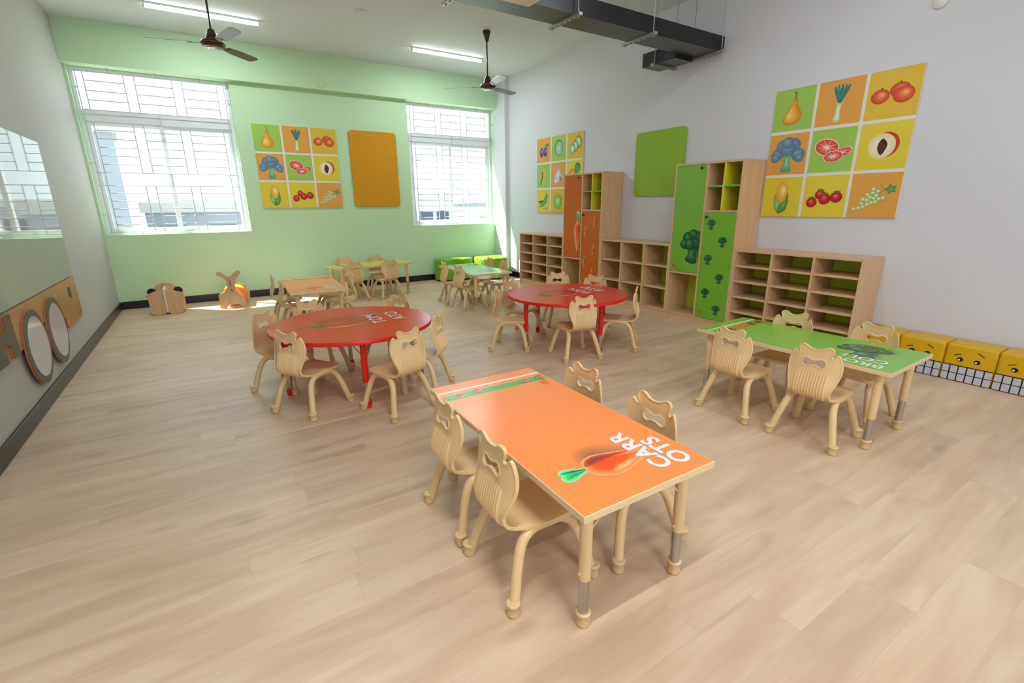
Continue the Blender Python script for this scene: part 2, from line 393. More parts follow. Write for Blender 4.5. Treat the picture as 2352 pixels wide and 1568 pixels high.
struct(MB().box((L, D - .113, HB), (XG, D, HC), MT['green']).build('trim_1'))            # dropped beam over the windows
struct(MB().box((XG, D - .42, 0), (R, D, HC), MT['white']).build('trim_2'))              # white corner column
struct(MB().box((L, D - .016, 0), (XG, D, .107), MT['black'], .002).build('baseboard_back'))
struct(MB().box((L, Y0, 0), (L + .016, D - .016, .107), MT['black'], .002).build('baseboard_left'))
bb = MB().box((XG - .014, D - .434, 0), (XG, D - .016, .107), MT['black']).box((XG, D - .434, 0), (R, D - .42, .107), MT['black'])
bb.box((R - .014, 7.12, 0), (R, D - .434, .107), MT['black']); struct(bb.build('baseboard_right'))
def window(name, x0, x1, z0, z1, gx):
    """white sliding window with a fixed transom, and a welded steel grille in front; gx: vertical bar x positions"""
    w = struct(empty(name, ((x0 + x1) / 2, D + .05, z0))); cx = (x0 + x1) / 2; F = MT['pvc']
    def loc(a): return (a[0] - cx, a[1] - D - .05, a[2] - z0)
    def B(mb, a, b, m=F, bev=.003): mb.box(loc(a), loc(b), m, bev)
    fy0, fy1 = D + .10, D + .17; fr = MB()
    B(fr, (x0, fy0, z0), (x0 + .045, fy1, z1)); B(fr, (x1 - .045, fy0, z0), (x1, fy1, z1))
    B(fr, (x0 + .045, fy0, z1 - .045), (x1 - .045, fy1, z1)); B(fr, (x0 + .045, fy0, z0), (x1 - .045, fy1, z0 + .04))
    B(fr, (x0 + .045, fy0 - .012, 2.47), (x1 - .045, fy1, 2.60)); fr.build('frame', w)
    rv = MB(); B(rv, (x0 - .0, D + .004, z0 - .012), (x1, D + .10, z0 + .002), MT['sill'], 0); rv.build('sill', w)
    mid = cx - .02
    for k, (a, b, yy) in enumerate(((x0 + .045, mid + .03, .112), (mid - .03, x1 - .045, .142))):   # two sliding leaves
        lf = MB(); y_, y2 = D + yy, D + yy + .026; t = .055
        B(lf, (a, y_, z0 + .04), (a + t, y2, 2.47)); B(lf, (b - t, y_, z0 + .04), (b, y2, 2.47))
        B(lf, (a + t, y_, z0 + .04), (b - t, y2, z0 + .04 + t)); B(lf, (a + t, y_, 2.47 - t), (b - t, y2, 2.47))
        s_ = lf.build('sash', w)
        g = MB(); B(g, (a + t, y_ + .010, z0 + .04 + t), (b - t, y_ + .015, 2.47 - t), MT['glass'], 0); g.build('pane', s_)
    g = MB(); B(g, (x0 + .045, D + .13, 2.60), (x1 - .045, D + .135, z1 - .045), MT['glass'], 0); g.build('transom_pane', w)
    gr = MB(); yb = D + .03; rb = .0066
    def bar(a, b): gr.tube([loc(a), loc(b)], rb, MT['bar'], 6)
    top, tb, t2, m1, m2, bot = 3.04, 2.594, 2.43, 1.833, 1.668, 1.06
    for i, x in enumerate(gx):
        bar((x, yb, top), (x, yb, tb)); bar((x, yb, t2 + .02), (x, yb, m1)) ; bar((x, yb, m2), (x, yb, bot))
        if i in (0, 5): bar((x, yb, m1), (x, yb, m2))
    xa, xb = x0 + .05, x1 - .05
    for z in (top, tb, m1, m2): bar((xa if z != tb else xa + .03, yb, z), (xb, yb, z))
    for x in (xa + .02, xb - .02): bar((x, yb, top), (x, yb, bot))
    bar((xa, yb, bot), (xb, yb, bot))
    for i in (0, 2, 4):
        a, b = gx[i], gx[i + 1]
        for z in (2.937, 2.82, 2.71, 2.354, 2.25, 2.147, 2.042, 1.938, 1.57, 1.468, 1.366, 1.264, 1.158): bar((a, yb, z), (b, yb, z))
    cxx = (gx[2] + gx[3]) / 2
    bar((cxx, yb, tb), (cxx, yb, t2)); bar((cxx, yb, m1), (cxx, yb, m2))
    for x in np.linspace(x0 + .4, x1 - .35, 3):
        bar((x, yb, top), (x, yb, z1 - .001)); bar((x, yb, bot), (x, yb, z0 + .001))
    for z in (2.85, 1.95, 1.3): bar((x0 + .001, yb, z), (xa + .02, yb, z)); bar((xb - .02, yb, z), (x1 - .001, yb, z))
    gr.build('window_grille', w)
    return w
window('window_1', *W1, (-.962, -.555, -.443, -.034, .079, .487))
window('window_2', *W2, (3.42, 3.82, 3.934, 4.332, 4.45, 4.845))
# outside: sun shade slab over the windows, ground, houses, a tree
sh = MB().box((-3, D + WT, 3.15), (7.5, D + .47, 3.25), MT['bldg2']).build('concrete_sunshade')
tag(sh, 'thin concrete sunshade slab sticking out above both windows', 'sunshade')
gd = MB().box((-120, D + 3, -4.6), (160, 260, -4.5), MT['earth']).build('ground'); struct(gd)
def house(x, y, w, d, h, m, label, rz=0, cols=3, rows=2, roofbox=None):
    o = empty('building', (x, y, -4.5), rz)
    b = MB().box((-w / 2, 0, 0), (w / 2, d, h), m)
    b.box((-w / 2 - .15, -.15, h - .35), (w / 2 + .15, d, h + .15), MT['bldg2'])
    if roofbox: b.box((roofbox[0], 1, h), (roofbox[1], 3.5, h + roofbox[2]), m)
    b.build('walls', o)
    for i in range(cols):
        for j in range(rows):
            cx = -w / 2 + w * (i + .5) / cols; cz = 1.5 + j * (h - 1.6) / rows
            MB().box((cx - .6, -.06, cz), (cx + .6, .04, cz + 1.3), MT['bwin']).build('far_window', o)
    return tag(o, label, 'building')
house(-6.2, 26, 7.5, 8, 9.2, MT['bldg'], 'tall grey house seen at the left edge of the left window', .1, 3, 3, (-2, 2.4, 1.6))
house(1.0, 30, 6.5, 8, 6.0, MT['bldg'], 'low grey house seen low in the middle of the left window', -.05, 3, 2)
house(6.5, 48, 6, 9, 6.4, MT['bldg'], 'far boxy house seen low between the two windows', 0, 4, 2)
house(15.2, 40, 8, 8, 6.8, MT['bldg2'], 'pale house seen in the left half of the right window', .1, 5, 2, (-1, 1, 1))
house(31.5, 46, 9, 8, 6.4, MT['bldg'], 'pale house seen in the right half of the right window', .2, 4, 2)
tr = empty('tree', (22.6, 38, -4.5))
bm = bmesh.new(); rnd = random.Random(3)
for k in range(16):
    r = rnd.uniform(.6, 1.1); mtx = Matrix.Translation((rnd.uniform(-1.5, 1.5), rnd.uniform(-1, 1), 3.6 + rnd.uniform(-1.2, 1.3))) @ Matrix.Scale(r, 4)
    bmesh.ops.create_icosphere(bm, subdivisions=2, radius=1, matrix=mtx)
for v in bm.verts: v.co += Vector((rnd.uniform(-.12, .12), rnd.uniform(-.12, .12), rnd.uniform(-.12, .12)))
me = bpy.data.meshes.new('crown'); bm.to_mesh(me); bm.free(); me.materials.append(MT['leaf']); link('crown', me, tr)
MB().tube([(0, 0, 0), (.1, 0, 1.5), (0, .1, 3.2)], [.22, .17, .12], MT['bark']).build('trunk', tr)
tag(tr, 'leafy green tree seen low through the right window', 'tree')

# ---------------------------------------------------------------- child's chair
PATH = catmull([(.023, .598), (.025, .547), (.022, .497), (.016, .437), (.003, .384), (-.002, .343), (.006, .314), (.029, .294), (.065, .287), (.12, .286), (.2, .289), (.27, .292), (.335, .294)], 14)
PT = np.array(PATH); SL = np.concatenate([[0], np.cumsum(np.hypot(*(PT[1:] - PT[:-1]).T))])
TG = np.gradient(PT, SL, axis=0); TG /= np.linalg.norm(TG, axis=1)[:, None]
S0 = float(SL[np.argmin(np.abs(PT[:, 0] - .062) + (PT[:, 1] > .32))])
def Sz(z): return float(np.interp(-z, -PT[:70, 1], SL[:70]))
def surf(x, s):
    """mid surface point and front normal of the seat shell"""
    y = np.interp(s, SL, PT[:, 0]); z = np.interp(s, SL, PT[:, 1]); ty = np.interp(s, SL, TG[:, 0]); tz = np.interp(s, SL, TG[:, 1])
    ny, nz = -tz, ty                                              # front of the back = +y, top of the seat = +z
    wing = np.clip((np.abs(x) - .055) / .085, 0, 2) ** 2 * .024 * np.clip((S0 - s) / .12, 0, 1)
    return np.stack([x, y + ny * wing, z + nz * wing], -1), np.stack([0 * x, ny, nz], -1)
def pip(P, poly):
    x, y = P[:, 0], P[:, 1]; ins = np.zeros(len(P), bool); n = len(poly)
    for i in range(n):
        x1, y1 = poly[i]; x2, y2 = poly[(i + 1) % n]
        c = (y1 > y) != (y2 > y); xi = x1 + (y - y1) * (x2 - x1) / ((y2 - y1) if y2 != y1 else 1e-9); ins ^= c & (x < xi)
    return ins
def dist(P, segs):
    d = np.full(len(P), 9.)
    for (a, b) in segs:
        a = np.array(a); b = np.array(b); e = b - a; t = np.clip(((P - a) @ e) / max(e @ e, 1e-12), 0, 1)
        d = np.minimum(d, np.linalg.norm(P - (a + t[:, None] * e), axis=1))
    return d
def make_backrest():
    half = [(.0, .585), (.028, .590), (.050, .603), (.070, .608), (.086, .601), (.0915, .586), (.087, .570), (.0835, .556), (.090, .549), (.101, .560), (.112, .5695), (.123, .556), (.133, .53), (.1395, .495), (.138, .455), (.128, .41), (.117, .37), (.112, .345)]
    sm = catmull(half, 5)
    R_ = [(x, Sz(z - .010)) for x, z in sm]
    low = catmull([R_[-1], (.1125, S0 - .055), (.116, S0 - .025), (.1205, S0)], 4)[1:]
    right = R_ + low
    outline = right + [(-x, s) for x, s in right[::-1]][:-1]
    hz = .497; hs = Sz(hz)
    hh = [(0, .0112), (.010, .0118), (.020, .0155), (.030, .0205), (.041, .0225), (.052, .0185), (.0585, .008), (.0585, -.008), (.052, -.0185), (.041, -.0225), (.030, -.0205), (.020, -.0155), (.010, -.0118), (0, -.0112)]
    hh = hh + [(-x, y) for x, y in hh[::-1]][1:-1]
    hole = [(x, hs - y) for x, y in catmull(hh, 3, True)]
    segs = [(outline[i], outline[(i + 1) % len(outline)]) for i in range(len(outline))]
    segs = [q for q in segs if not (abs(q[0][1] - S0) < 1e-6 and abs(q[1][1] - S0) < 1e-6)]
    hseg = [(hole[i], hole[(i + 1) % len(hole)]) for i in range(len(hole))]
    gx = np.arange(-36, 37) * .0039; gs = np.arange(.001, S0 - .003, .0085)
    G = np.array([(x, s) for s in gs for x in gx])
    for off in (.0028, .0062):                                     # rings that carry the raised rim
        for lp in (outline, hole):
            A = np.array(lp); e = np.roll(A, -1, 0) - np.roll(A, 1, 0); n = np.stack([-e[:, 1], e[:, 0]], 1) / (np.linalg.norm(e, axis=1)[:, None] + 1e-9)
            for sg in (1, -1): G = np.vstack([A + sg * n * off, G])
    ins = pip(G, outline) & ~pip(G, hole); G = G[ins]; d = np.minimum(dist(G, segs), dist(G, hseg)); G = G[(d > .002) & (G[:, 1] < S0 - .002)]
    bot = [(x, S0) for x in np.linspace(.1205, -.1205, 31)[1:-1]]
    k = len(right); outline = outline[:k] + bot + outline[k:]
    P = [Vector(q) for q in outline + hole] + [Vector(q) for q in G]
    n1, n2 = len(outline), len(hole)
    E_ = [(i, (i + 1) % n1) for i in range(n1)] + [(n1 + i, n1 + (i + 1) % n2) for i in range(n2)]
    v, e, f, *_ = delaunay_2d_cdt(P, E_, [], 0, 1e-5)
    V = np.array([q[:] for q in v]); F = [tuple(q) for q in f]
    cen = np.array([V[list(q)].mean(0) for q in F]); keep = pip(cen, outline) & ~pip(cen, hole); F = [q for q, k_ in zip(F, keep) if k_]
    d = np.minimum(dist(V, segs), dist(V, hseg)); x, s = V[:, 0], V[:, 1]
    th = .0034 + .0036 * np.interp(d, [0, .0028, .0062, .0075], [.45, 1, .25, 0])
    ribtop = Sz(.455) + .012 * (np.abs(x) / .085) ** 2
    amp = np.clip((s - ribtop) / .012, 0, 1) * (np.abs(x) < .086) * np.clip((d - .006) / .004, 0, 1)
    rib = amp * .0068 * np.clip(np.cos(2 * math.pi * x / .0156) * 1.2 + .15, 0, 1)
    Pm, Nn = surf(x, s); A = Pm + Nn * th[:, None]; B = Pm - Nn * (th + rib)[:, None]
    n = len(V); verts = [tuple(q) for q in A] + [tuple(q) for q in B]; faces = []
    for q in F:
        a, b, c = q; cr = (V[b] - V[a])[0] * (V[c] - V[a])[1] - (V[b] - V[a])[1] * (V[c] - V[a])[0]
        if cr < 0: q = (a, c, b)
        faces.append(q[::-1]); faces.append(tuple(i + n for i in q))  # (x, s) with s running down: front needs the flipped order
    cnt = {}
    for q in faces[::2]:
        for i in range(3): cnt[(q[i], q[(i + 1) % 3])] = 1
    for (a, b) in list(cnt):
        if (b, a) not in cnt: faces.append((b, a, a + n, b + n))
    mb = MB(); mb.add(verts, faces, MT['chair'], True)
    return mb
def make_seat():
    mb = MB(); S1 = SL[-1]; ns, nx = 30, 24; rows = []
    ss = np.linspace(S0, S1, ns)
    for s in ss:
        t = (s - S0) / (S1 - S0); w = .1205 + (.138 - .1205) * min(1, t * 2.4) ** .8 * 1.0
        r = .035; e = S1 - s
        if e < r: w -= r - math.sqrt(max(r * r - (r - e) ** 2, 0))
        rows.append((s, w))
    V = np.array([(w * k, s) for s, w in rows for k in np.linspace(-1, 1, nx + 1)])
    x, s = V[:, 0], V[:, 1]; W = np.repeat([w for _, w in rows], nx + 1)
    P, Nn = surf(x, s); edge = np.minimum(W - np.abs(x), S1 - s)
    front = np.clip((s - S0) / .06, 0, 1)
    top = .0045 - .0035 * np.clip(1 - edge / .006, 0, 1) - .004 * np.exp(-((x / .09) ** 2)) * front * np.clip(edge / .03, 0, 1)
    botm = .0045 + .0125 * front * np.clip(1 - edge / .012, 0, 1)
    A = P + Nn * top[:, None]; B = P - Nn * botm[:, None]; n = len(V); c = nx + 1; F = []
    for i in range(ns - 1):
        for j in range(nx):
            a = i * c + j; F.append((a, a + 1, a + 1 + c, a + c)); F.append((a + n, a + c + n, a + 1 + c + n, a + 1 + n))
    per = [j for j in range(c)] + [i * c + nx for i in range(1, ns)] + [(ns - 1) * c + j for j in range(nx - 1, -1, -1)] + [i * c for i in range(ns - 2, 0, -1)]
    for a, b in zip(per, per[1:] + per[:1]): F.append((b, a, a + n, b + n))
    mb.add([tuple(q) for q in A] + [tuple(q) for q in B], F, MT['chair'], True)
    return mb
def fix_normals(o, ang=50):
    bm = bmesh.new(); bm.from_mesh(o.data); bmesh.ops.remove_doubles(bm, verts=bm.verts, dist=1e-6)
    bmesh.ops.recalc_face_normals(bm, faces=bm.faces); bm.to_mesh(o.data); bm.free(); o.data.set_sharp_from_angle(angle=math.radians(ang)); return o
def foot_cap(r, h, m):
    return MB().lathe([(r * .7, 0), (r * .95, .003), (r, .010), (r * 1.0, h * .8), (r * 1.1, h * .84), (r * 1.1, h), (r * .85, h)], m, 16)
def make_chair():
    c = empty('child_chair')
    fix_normals(make_backrest().build('backrest', c)); fix_normals(make_seat().build('seat', c))
    for sx in (-1, 1):
        pth = catmull([(0, .0), (.02, .08), (.040, .155), (.060, .212), (.085, .246), (.125, .2645), (.18, .267), (.24, .2655), (.278, .247), (.303, .212), (.322, .155), (.340, .08), (.356, .0)], 4)
        pts = [(sx * (.110 + .066 * (1 - min(1, z / .267)) ** .85), y, max(z, .012)) for y, z in pth]
        fr = MB().tube(pts, .0195, MT['pipe'], 16).build('leg_frame', c)
        for q, yy in ((pts[0], 0), (pts[-1], 1)):
            foot_cap(.0235, .054, MT['pipe']).build('foot_cap', fr, (q[0], q[1], 0))
    MB().box((-.112, .085, .262), (.112, .105, .279), MT['pipe'], .002).build('crossbar', c)
    MB().box((-.112, .25, .268), (.112, .27, .283), MT['pipe'], .002).build('crossbar', c)
    return c
proto_chair = make_chair(); used = [False]
def chair(mx, my, face, label, group, feet=None):
    """mx,my: middle between the rear feet; face: heading in degrees"""
    o = proto_chair if not used[0] else copy_tree(proto_chair); used[0] = True
    a = math.radians(face); o.location = (mx, my, 0); o.rotation_euler = (0, 0, a - math.pi / 2)
    return tag(o, label, 'chair', group)

# ---------------------------------------------------------------- tables
def brace(mb, x, y, dx, dy, m, h):
    for (ax, ay) in ((dx, 0), (0, dy)):
        mb.tube([(x + ax * .12, y + ay * .12, .36 * h / .494), (x + ax * .9, y + ay * .9, h - .028)], .0028, m, 6)
def leg(o, x, y, h, pm, tag_=None):
    lg = MB().tube([(x, y, .19), (x, y, h - .024)], .0215, pm, 18).tube([(x - .028, y, .215), (x - .02, y, .215)], .006, pm, 8).build('leg', o)
    MB().tube([(x, y, .04), (x, y, .19)], .0185, MT['chrome'], 18).build('chrome_extension', lg)
    foot_cap(.0245, .056, pm).build('foot_cap', lg, (x, y, 0))
def blend(a, b, t): return tuple(x * (1 - t) + y * t for x, y in zip(a, b))
def carrot_art(A, bgc, L_=1.0):
    """carrot pointing +x, crown at x=0, tip at x=1, half width .24; its soft drop shadow is part of the print"""
    A.blob(catmull([(-.02, .18), (.10, .42), (.40, .46), (.75, .28), (1.02, .02), (.6, .02), (.2, .05)], 6, True), [blend((120, 84, 84), bgc, .15), blend((140, 96, 88), bgc, .55), bgc], (.25, .2))
    A.blob(catmull([(.01, .05), (-.09, .10), (-.2, .15), (-.29, .15), (-.335, .10), (-.325, .05), (-.36, .01), (-.35, -.05), (-.30, -.09), (-.2, -.09), (-.1, -.05), (.01, -.02)], 5, True), [(58, 176, 98), (66, 216, 118), (140, 244, 176)], (-.18, .03))
    A.stroke([(-.3, .10), (-.16, .075), (.0, .03)], [.008, .035, .02], (44, 118, 96)); A.stroke([(-.31, -.03), (-.16, -.0), (.0, .01)], [.006, .024, .012], (52, 150, 100))
    out = [(0, -.02), (.02, .12), (.10, .20), (.25, .235), (.5, .17), (.78, .08), (1.0, -.02), (1.0, -.05), (.8, -.14), (.5, -.24), (.28, -.27), (.1, -.20), (.02, -.12)]
    A.blob(catmull(out, 5, True), [(250, 86, 34), (246, 96, 40), (252, 176, 110)], (.26, .02))
    A.blob(catmull([(.04, .06), (.12, .17), (.3, .20), (.55, .13), (.75, .07), (.5, .07), (.25, .05)], 5, True), [(128, 66, 70), (170, 70, 58), (240, 92, 40)], (.2, .13))
    A.blob(catmull([(.22, -.2), (.45, -.20), (.8, -.10), (.94, -.04), (.6, -.07), (.35, -.11)], 5, True), [(255, 206, 150), (252, 170, 104), (248, 130, 66)], (.45, -.16))
def broc_art(A, bgc, shadow=True):
    """broccoli, stalk down (-y), about 1 unit tall centred at 0"""
    dk, md, lt = (10, 62, 40), (24, 112, 64), (64, 160, 92)
    if shadow: A.blob([(x * 1.12 + .16, y * 1.05 + .03) for x, y in catmull([(-.4, .2), (-.2, .5), (.2, .5), (.42, .25), (.35, 0), (.15, -.1), (.12, -.5), (-.2, -.45), (-.1, -.1), (-.36, 0)], 5, True)], [blend(dk, bgc, .1), blend(dk, bgc, .4), bgc], (.1, .1))
    A.blob(catmull([(-.12, .05), (-.14, -.2), (-.24, -.40), (.02, -.50), (.2, -.44), (.14, -.2), (.2, .05)], 5, True), [lt, md, dk], (-.05, -.2))
    for cx, cy, r in ((-.18, .3, .2), (.16, .34, .19), (.0, .42, .16), (.28, .16, .2), (-.3, .1, .17), (.08, .14, .19), (-.1, .1, .2)):
        A.ell(cx, cy, r, r * .92, [lt, md, dk], 0, (cx - r * .3, cy + r * .35))
def tomato_art(A, bgc):
    A.blob([(.5 + .56 * math.cos(a), .05 + .46 * math.sin(a)) for a in np.linspace(0, 2 * math.pi, 32, endpoint=False)], [blend((96, 30, 24), bgc, .1), blend((110, 34, 26), bgc, .25), bgc], (.5, .1))
    A.blob([(.48 + .5 * math.cos(a), -.02 + .4 * math.sin(a)) for a in np.linspace(0, 2 * math.pi, 32, endpoint=False)], [(222, 44, 28), (206, 34, 24), (170, 36, 26)], (.4, -.05))
    A.blob(catmull([(.03, -.2), (.25, -.37), (.55, -.41), (.9, -.25), (1.0, -.1), (.7, -.27), (.45, -.31), (.2, -.24)], 5, True), [(252, 196, 140), (240, 150, 96), (214, 60, 34)], (.45, -.35))
    A.stroke([(-.34, .0), (-.16, -.03), (.02, .02)], [.02, .025, .05], (66, 132, 92))
    for a in (20, 75, 140, 250, 310): A.stroke([(0, .0), (.1 * math.cos(math.radians(a)), .1 * math.sin(math.radians(a))), (.2 * math.cos(math.radians(a + 12)), .2 * math.sin(math.radians(a + 12)))], [.08, .05, .008], (30, 132, 84))
def stripes(A, W, h, v0, line, band, iconfn):
    A.poly([(-W / 2, v0), (W / 2, v0), (W / 2, v0 + .017), (-W / 2, v0 + .017)], line)
    A.poly([(-W / 2, v0 - .092), (W / 2, v0 - .092), (W / 2, v0 - .036), (-W / 2, v0 - .036)], band)
    for u, r in ((-.215, 0), (-.11, .5), (.16, 0), (.26, .5)):
        B = Art(.062, u - .02, v0 - .066, r, A.z0); B.k = A.k; iconfn(B, band); o = len(A.v); A.v += B.v; A.c += B.c; A.f += [tuple(i + o for i in q) for q in B.f]; A.k = B.k
def rect_table(name, cx, cy, rot, kind, label, group, lines, h=.494, W=.595, L_=1.195):
    t = empty(name, (cx, cy, 0), math.radians(rot)); top = {'carrot': (255, 148, 80), 'broccoli': (122, 184, 56), 'corn': (214, 196, 44)}[kind]
    tm = MB().box((-W / 2, -L_ / 2, h - .026), (W / 2, L_ / 2, h - .0012), MT['edge'], .0015).build('tabletop', t)
    A = Art(1, z0=h - .0004); A.poly([(-W / 2 + .004, -L_ / 2 + .004), (W / 2 - .004, -L_ / 2 + .004), (W / 2 - .004, L_ / 2 - .004), (-W / 2 + .004, L_ / 2 - .004)], top)
    A2 = Art(1, z0=h + .0000)
    if kind == 'carrot':
        stripes(A, W - .02, L_, .495, (246, 244, 240), (88, 186, 104), lambda B, b: carrot_art(B, b))
        P = Art(.30, -.128, -.405, math.radians(1), h); carrot_art(P, top)
    elif kind == 'broccoli':
        stripes(A, W - .02, L_, .50, (226, 240, 234), (222, 112, 40), lambda B, b: broc_art(B, b, False))
        P = Art(.30, .03, -.34, math.radians(-72), h); broc_art(P, top)
    else:
        stripes(A, W - .02, L_, .495, (240, 240, 230), (84, 168, 74), lambda B, b: carrot_art(B, b))
        P = Art(.26, .02, -.3, 0, h); P.ell(0, 0, .3, .55, [(250, 226, 110), (240, 200, 60), (200, 160, 40)]); P.blob(catmull([(-.3, 0), (-.2, -.5), (0, -.62), (.05, -.3)], 4, True), [(120, 180, 80), (70, 140, 60)])
    A.build('laminate_print', MT['printm'], tm)
    P.build(kind + '_print', MT['printm'], tm)
    for s_, u, v, sz, bo in lines:
        text_mesh('lettering', s_, sz, INK_W, tm, frame_mtx((u, v, h + .0012), (0, 1, 0), (-1, 0, 0)), bo, 1.05)
    if kind != 'corn':
        for k, s_ in enumerate(('POP', 'CORN')): text_mesh('logo_lettering', s_, .026, INK_F if kind == 'carrot' else INK_O, tm, frame_mtx((.235 + k * .022, .335, h + .0006), (0, 1, 0), (-1, 0, 0)), .03, 1.1)
    for x, y, h_ in ((-.5 * W + .072, -.5 * L_ + .072, h), (.5 * W - .072, -.5 * L_ + .072, h), (-.5 * W + .072, .5 * L_ - .072, h), (.5 * W - .072, .5 * L_ - .072, h)): leg(t, x, y, h, MT['pipe'])
    for sx in (-1, 1):
        for sy in (-1, 1):
            mb = MB(); brace(mb, sx * (W / 2 - .072), sy * (L_ / 2 - .072), -sx * .13, -sy * .16, MT['pipe'], h); mb.build('brace', t)
    return tag(t, label, 'table', group)
CT = [('CARR', .163, -.535, .104, .03), ('OTS', .250, -.548, .104, .03)]
CT2 = [('BROC', -.200, -.535, .098, .012), ('COLI', -.098, -.525, .098, .012)]
rect_table('rectangular_table', 1.119, 1.480, -1.2, 'carrot', 'bright orange rectangular table reading CARROTS, nearest in the room', 'rectangular printed tables', CT)
rect_table('rectangular_table', 3.247, 1.512, 1.0, 'broccoli', 'green rectangular table reading BROCCOLI beside the yellow cube stools', 'rectangular printed tables', CT2)
rect_table('rectangular_table', 1.003, 6.025, -2.6, 'carrot', 'orange rectangular table with carrot print behind the nearer red round table', 'rectangular printed tables', CT)
rect_table('rectangular_table', 2.156, 7.585, 96.9, 'corn', 'yellow rectangular table with a green stripe standing by the green wall', 'rectangular printed tables', [('CO', .1, -.52, .09, .02), ('RN', .19, -.52, .09, .02)])
rect_table('rectangular_table', 3.217, 6.079, -2.5, 'broccoli', 'rectangular table with window-lit bluish top in front of the green bench seats', 'rectangular printed tables', CT2)
def round_table(cx, cy, lrot, label, h=.515, r=.597):
    t = empty('round_table', (cx, cy, 0)); base = (222, 52, 42)
    tm = MB().lathe([(r - .003, h - .027), (r, h - .025), (r, h - .004), (r - .002, h - .0012)], MT['redp'], 96).build('tabletop', t, sharp=40)
    A = Art(1, z0=h - .0004); A.poly([((r - .005) * math.cos(a), (r - .005) * math.sin(a)) for a in np.linspace(0, 2 * math.pi, 96, endpoint=False)], base)
    A.build('laminate_print', MT['printm'], tm)
    P = Art(.40, -.27, 0.02, math.radians(3), h); tomato_art(P, base); P.build('tomato_print', MT['printm'], tm)
    for s_, u, v, sz in (('TOM', .225, -.15, .142), ('ATO', .392, -.12, .142)):
        text_mesh('lettering', s_, sz, INK_W, tm, frame_mtx((u, v, h + .0012), (0, 1, 0), (-1, 0, 0)), .012, 1.05)
    for k in range(4):
        a = math.radians(lrot + 90 * k); x, y = .5 * math.cos(a), .5 * math.sin(a); leg(t, x, y, h, MT['redp'])
        mb = MB(); c, d = math.cos(a), math.sin(a)
        for s2 in (-1, 1):
            mb.tube([(x - c * .015, y - d * .015, .37), (x - c * .10 + d * .09 * s2, y - d * .10 - c * .09 * s2, h - .027)], .0028, MT['redp'], 6)
        mb.build('brace', t)
    return tag(t, label, 'table', 'round red tomato tables')
round_table(.872, 3.664, -98, 'red round table reading TOMATO, the one nearer the left wall')
round_table(2.998, 3.677, 0, 'red round table reading TOMATO, the one in front of the cabinets')
g1 = 'chairs at the near orange table'; g2 = 'chairs at the green table'; g3 = 'chairs at the left red round table'; g4 = 'chairs at the right red round table'
g5 = 'chairs at the far orange table'; g6 = 'chairs at the yellow table'; g7 = 'chairs at the bluish far table'
for a in (
    (0.711, 1.295, -2, 'sand plastic chair at the near corner of the carrots table, nearest the camera', g1),
    (0.717, 1.713, -1, 'sand plastic chair on the left side of the carrots table near its green stripe', g1),
    (1.539, 1.695, 180, 'chair on the right of the carrots table, the one farther from the CARROTS lettering', g1),
    (1.518, 1.232, 178, 'chair on the right of the carrots table, beside the CARROTS lettering', g1),
    (2.757, 1.727, -1, 'chair on the front side of the green table near its white and orange stripe', g2),
    (2.785, 1.226, 4, 'chair on the front side of the green table covering part of the BROCCOLI lettering', g2),
    (3.609, 1.753, 185, 'chair behind the green table in front of the low pigeonhole cabinet', g2),
    (3.687, 1.254, 178, 'chair behind the green table whose back slot shows cube stool eyes', g2),
    (0.271, 4.090, -44, 'chair farthest left at the left red table, seen from its front', g3),
    (0.332, 3.300, 34, 'chair at the left red table, front left with ribbed back and pale seat showing', g3),
    (1.040, 2.874, 107, 'chair at the left red table, front right, nearest the carrots table', g3),
    (1.406, 3.192, 137, 'chair at the right end of the left red table, seen nearly edge on', g3),
    (0.658, 4.370, -77, 'chair behind the left red table in front of the far orange table', g3),
    (1.428, 4.133, -150, 'chair behind the left red table, its back peeking up near the lettering', g3),
    (2.318, 3.980, -42, 'chair at the left end of the right red table, full side profile showing', g4),
    (2.719, 4.367, -68, 'chair behind the left end of the right red table, partly hidden by its neighbour', g4),
    (3.523, 4.515, -115, 'chair behind the right red table in front of the open bay of the orange cabinet', g4),
    (3.729, 4.049, -153, 'chair behind the right red table in front of the small carrots door', g4),
    (2.738, 3.100, 77, 'chair in front of the right red table with its ribbed back to the camera', g4),
    (3.461, 3.150, 131, 'chair at the right end of the right red table, in side profile', g4),
    (0.614, 5.861, -2, 'chair on the left side of the far orange table, nearer the camera', g5),
    (0.590, 6.403, -4, 'chair on the left side of the far orange table, nearer the green wall', g5),
    (1.463, 6.391, 177, 'chair on the right side of the far orange table, nearer the yellow table', g5),
    (1.468, 5.893, 176, 'chair on the right side of the far orange table, nearer the camera, in profile', g5),
    (1.812, 7.120, 97, 'chair in front of the yellow table, left one, back to the camera', g6),
    (2.338, 7.090, 99, 'chair in front of the yellow table, right one, back to the camera', g6),
    (1.869, 8.028, -95, 'chair behind the yellow table on the left, against the green wall', g6),
    (2.371, 8.007, -95, 'chair behind the yellow table on the right, against the green wall', g6),
    (2.815, 6.290, -7, 'chair at the left of the bluish far table, the one nearer the green wall', g7),
    (2.808, 5.800, 4, 'chair at the left of the bluish far table, the one nearer the camera', g7),
    (3.704, 6.399, 172, 'chair at the right of the bluish far table, the one nearer the green bench seats', g7),
    (3.678, 5.939, 174, 'chair at the right of the bluish far table, the one nearer the red table', g7)): chair(*a)

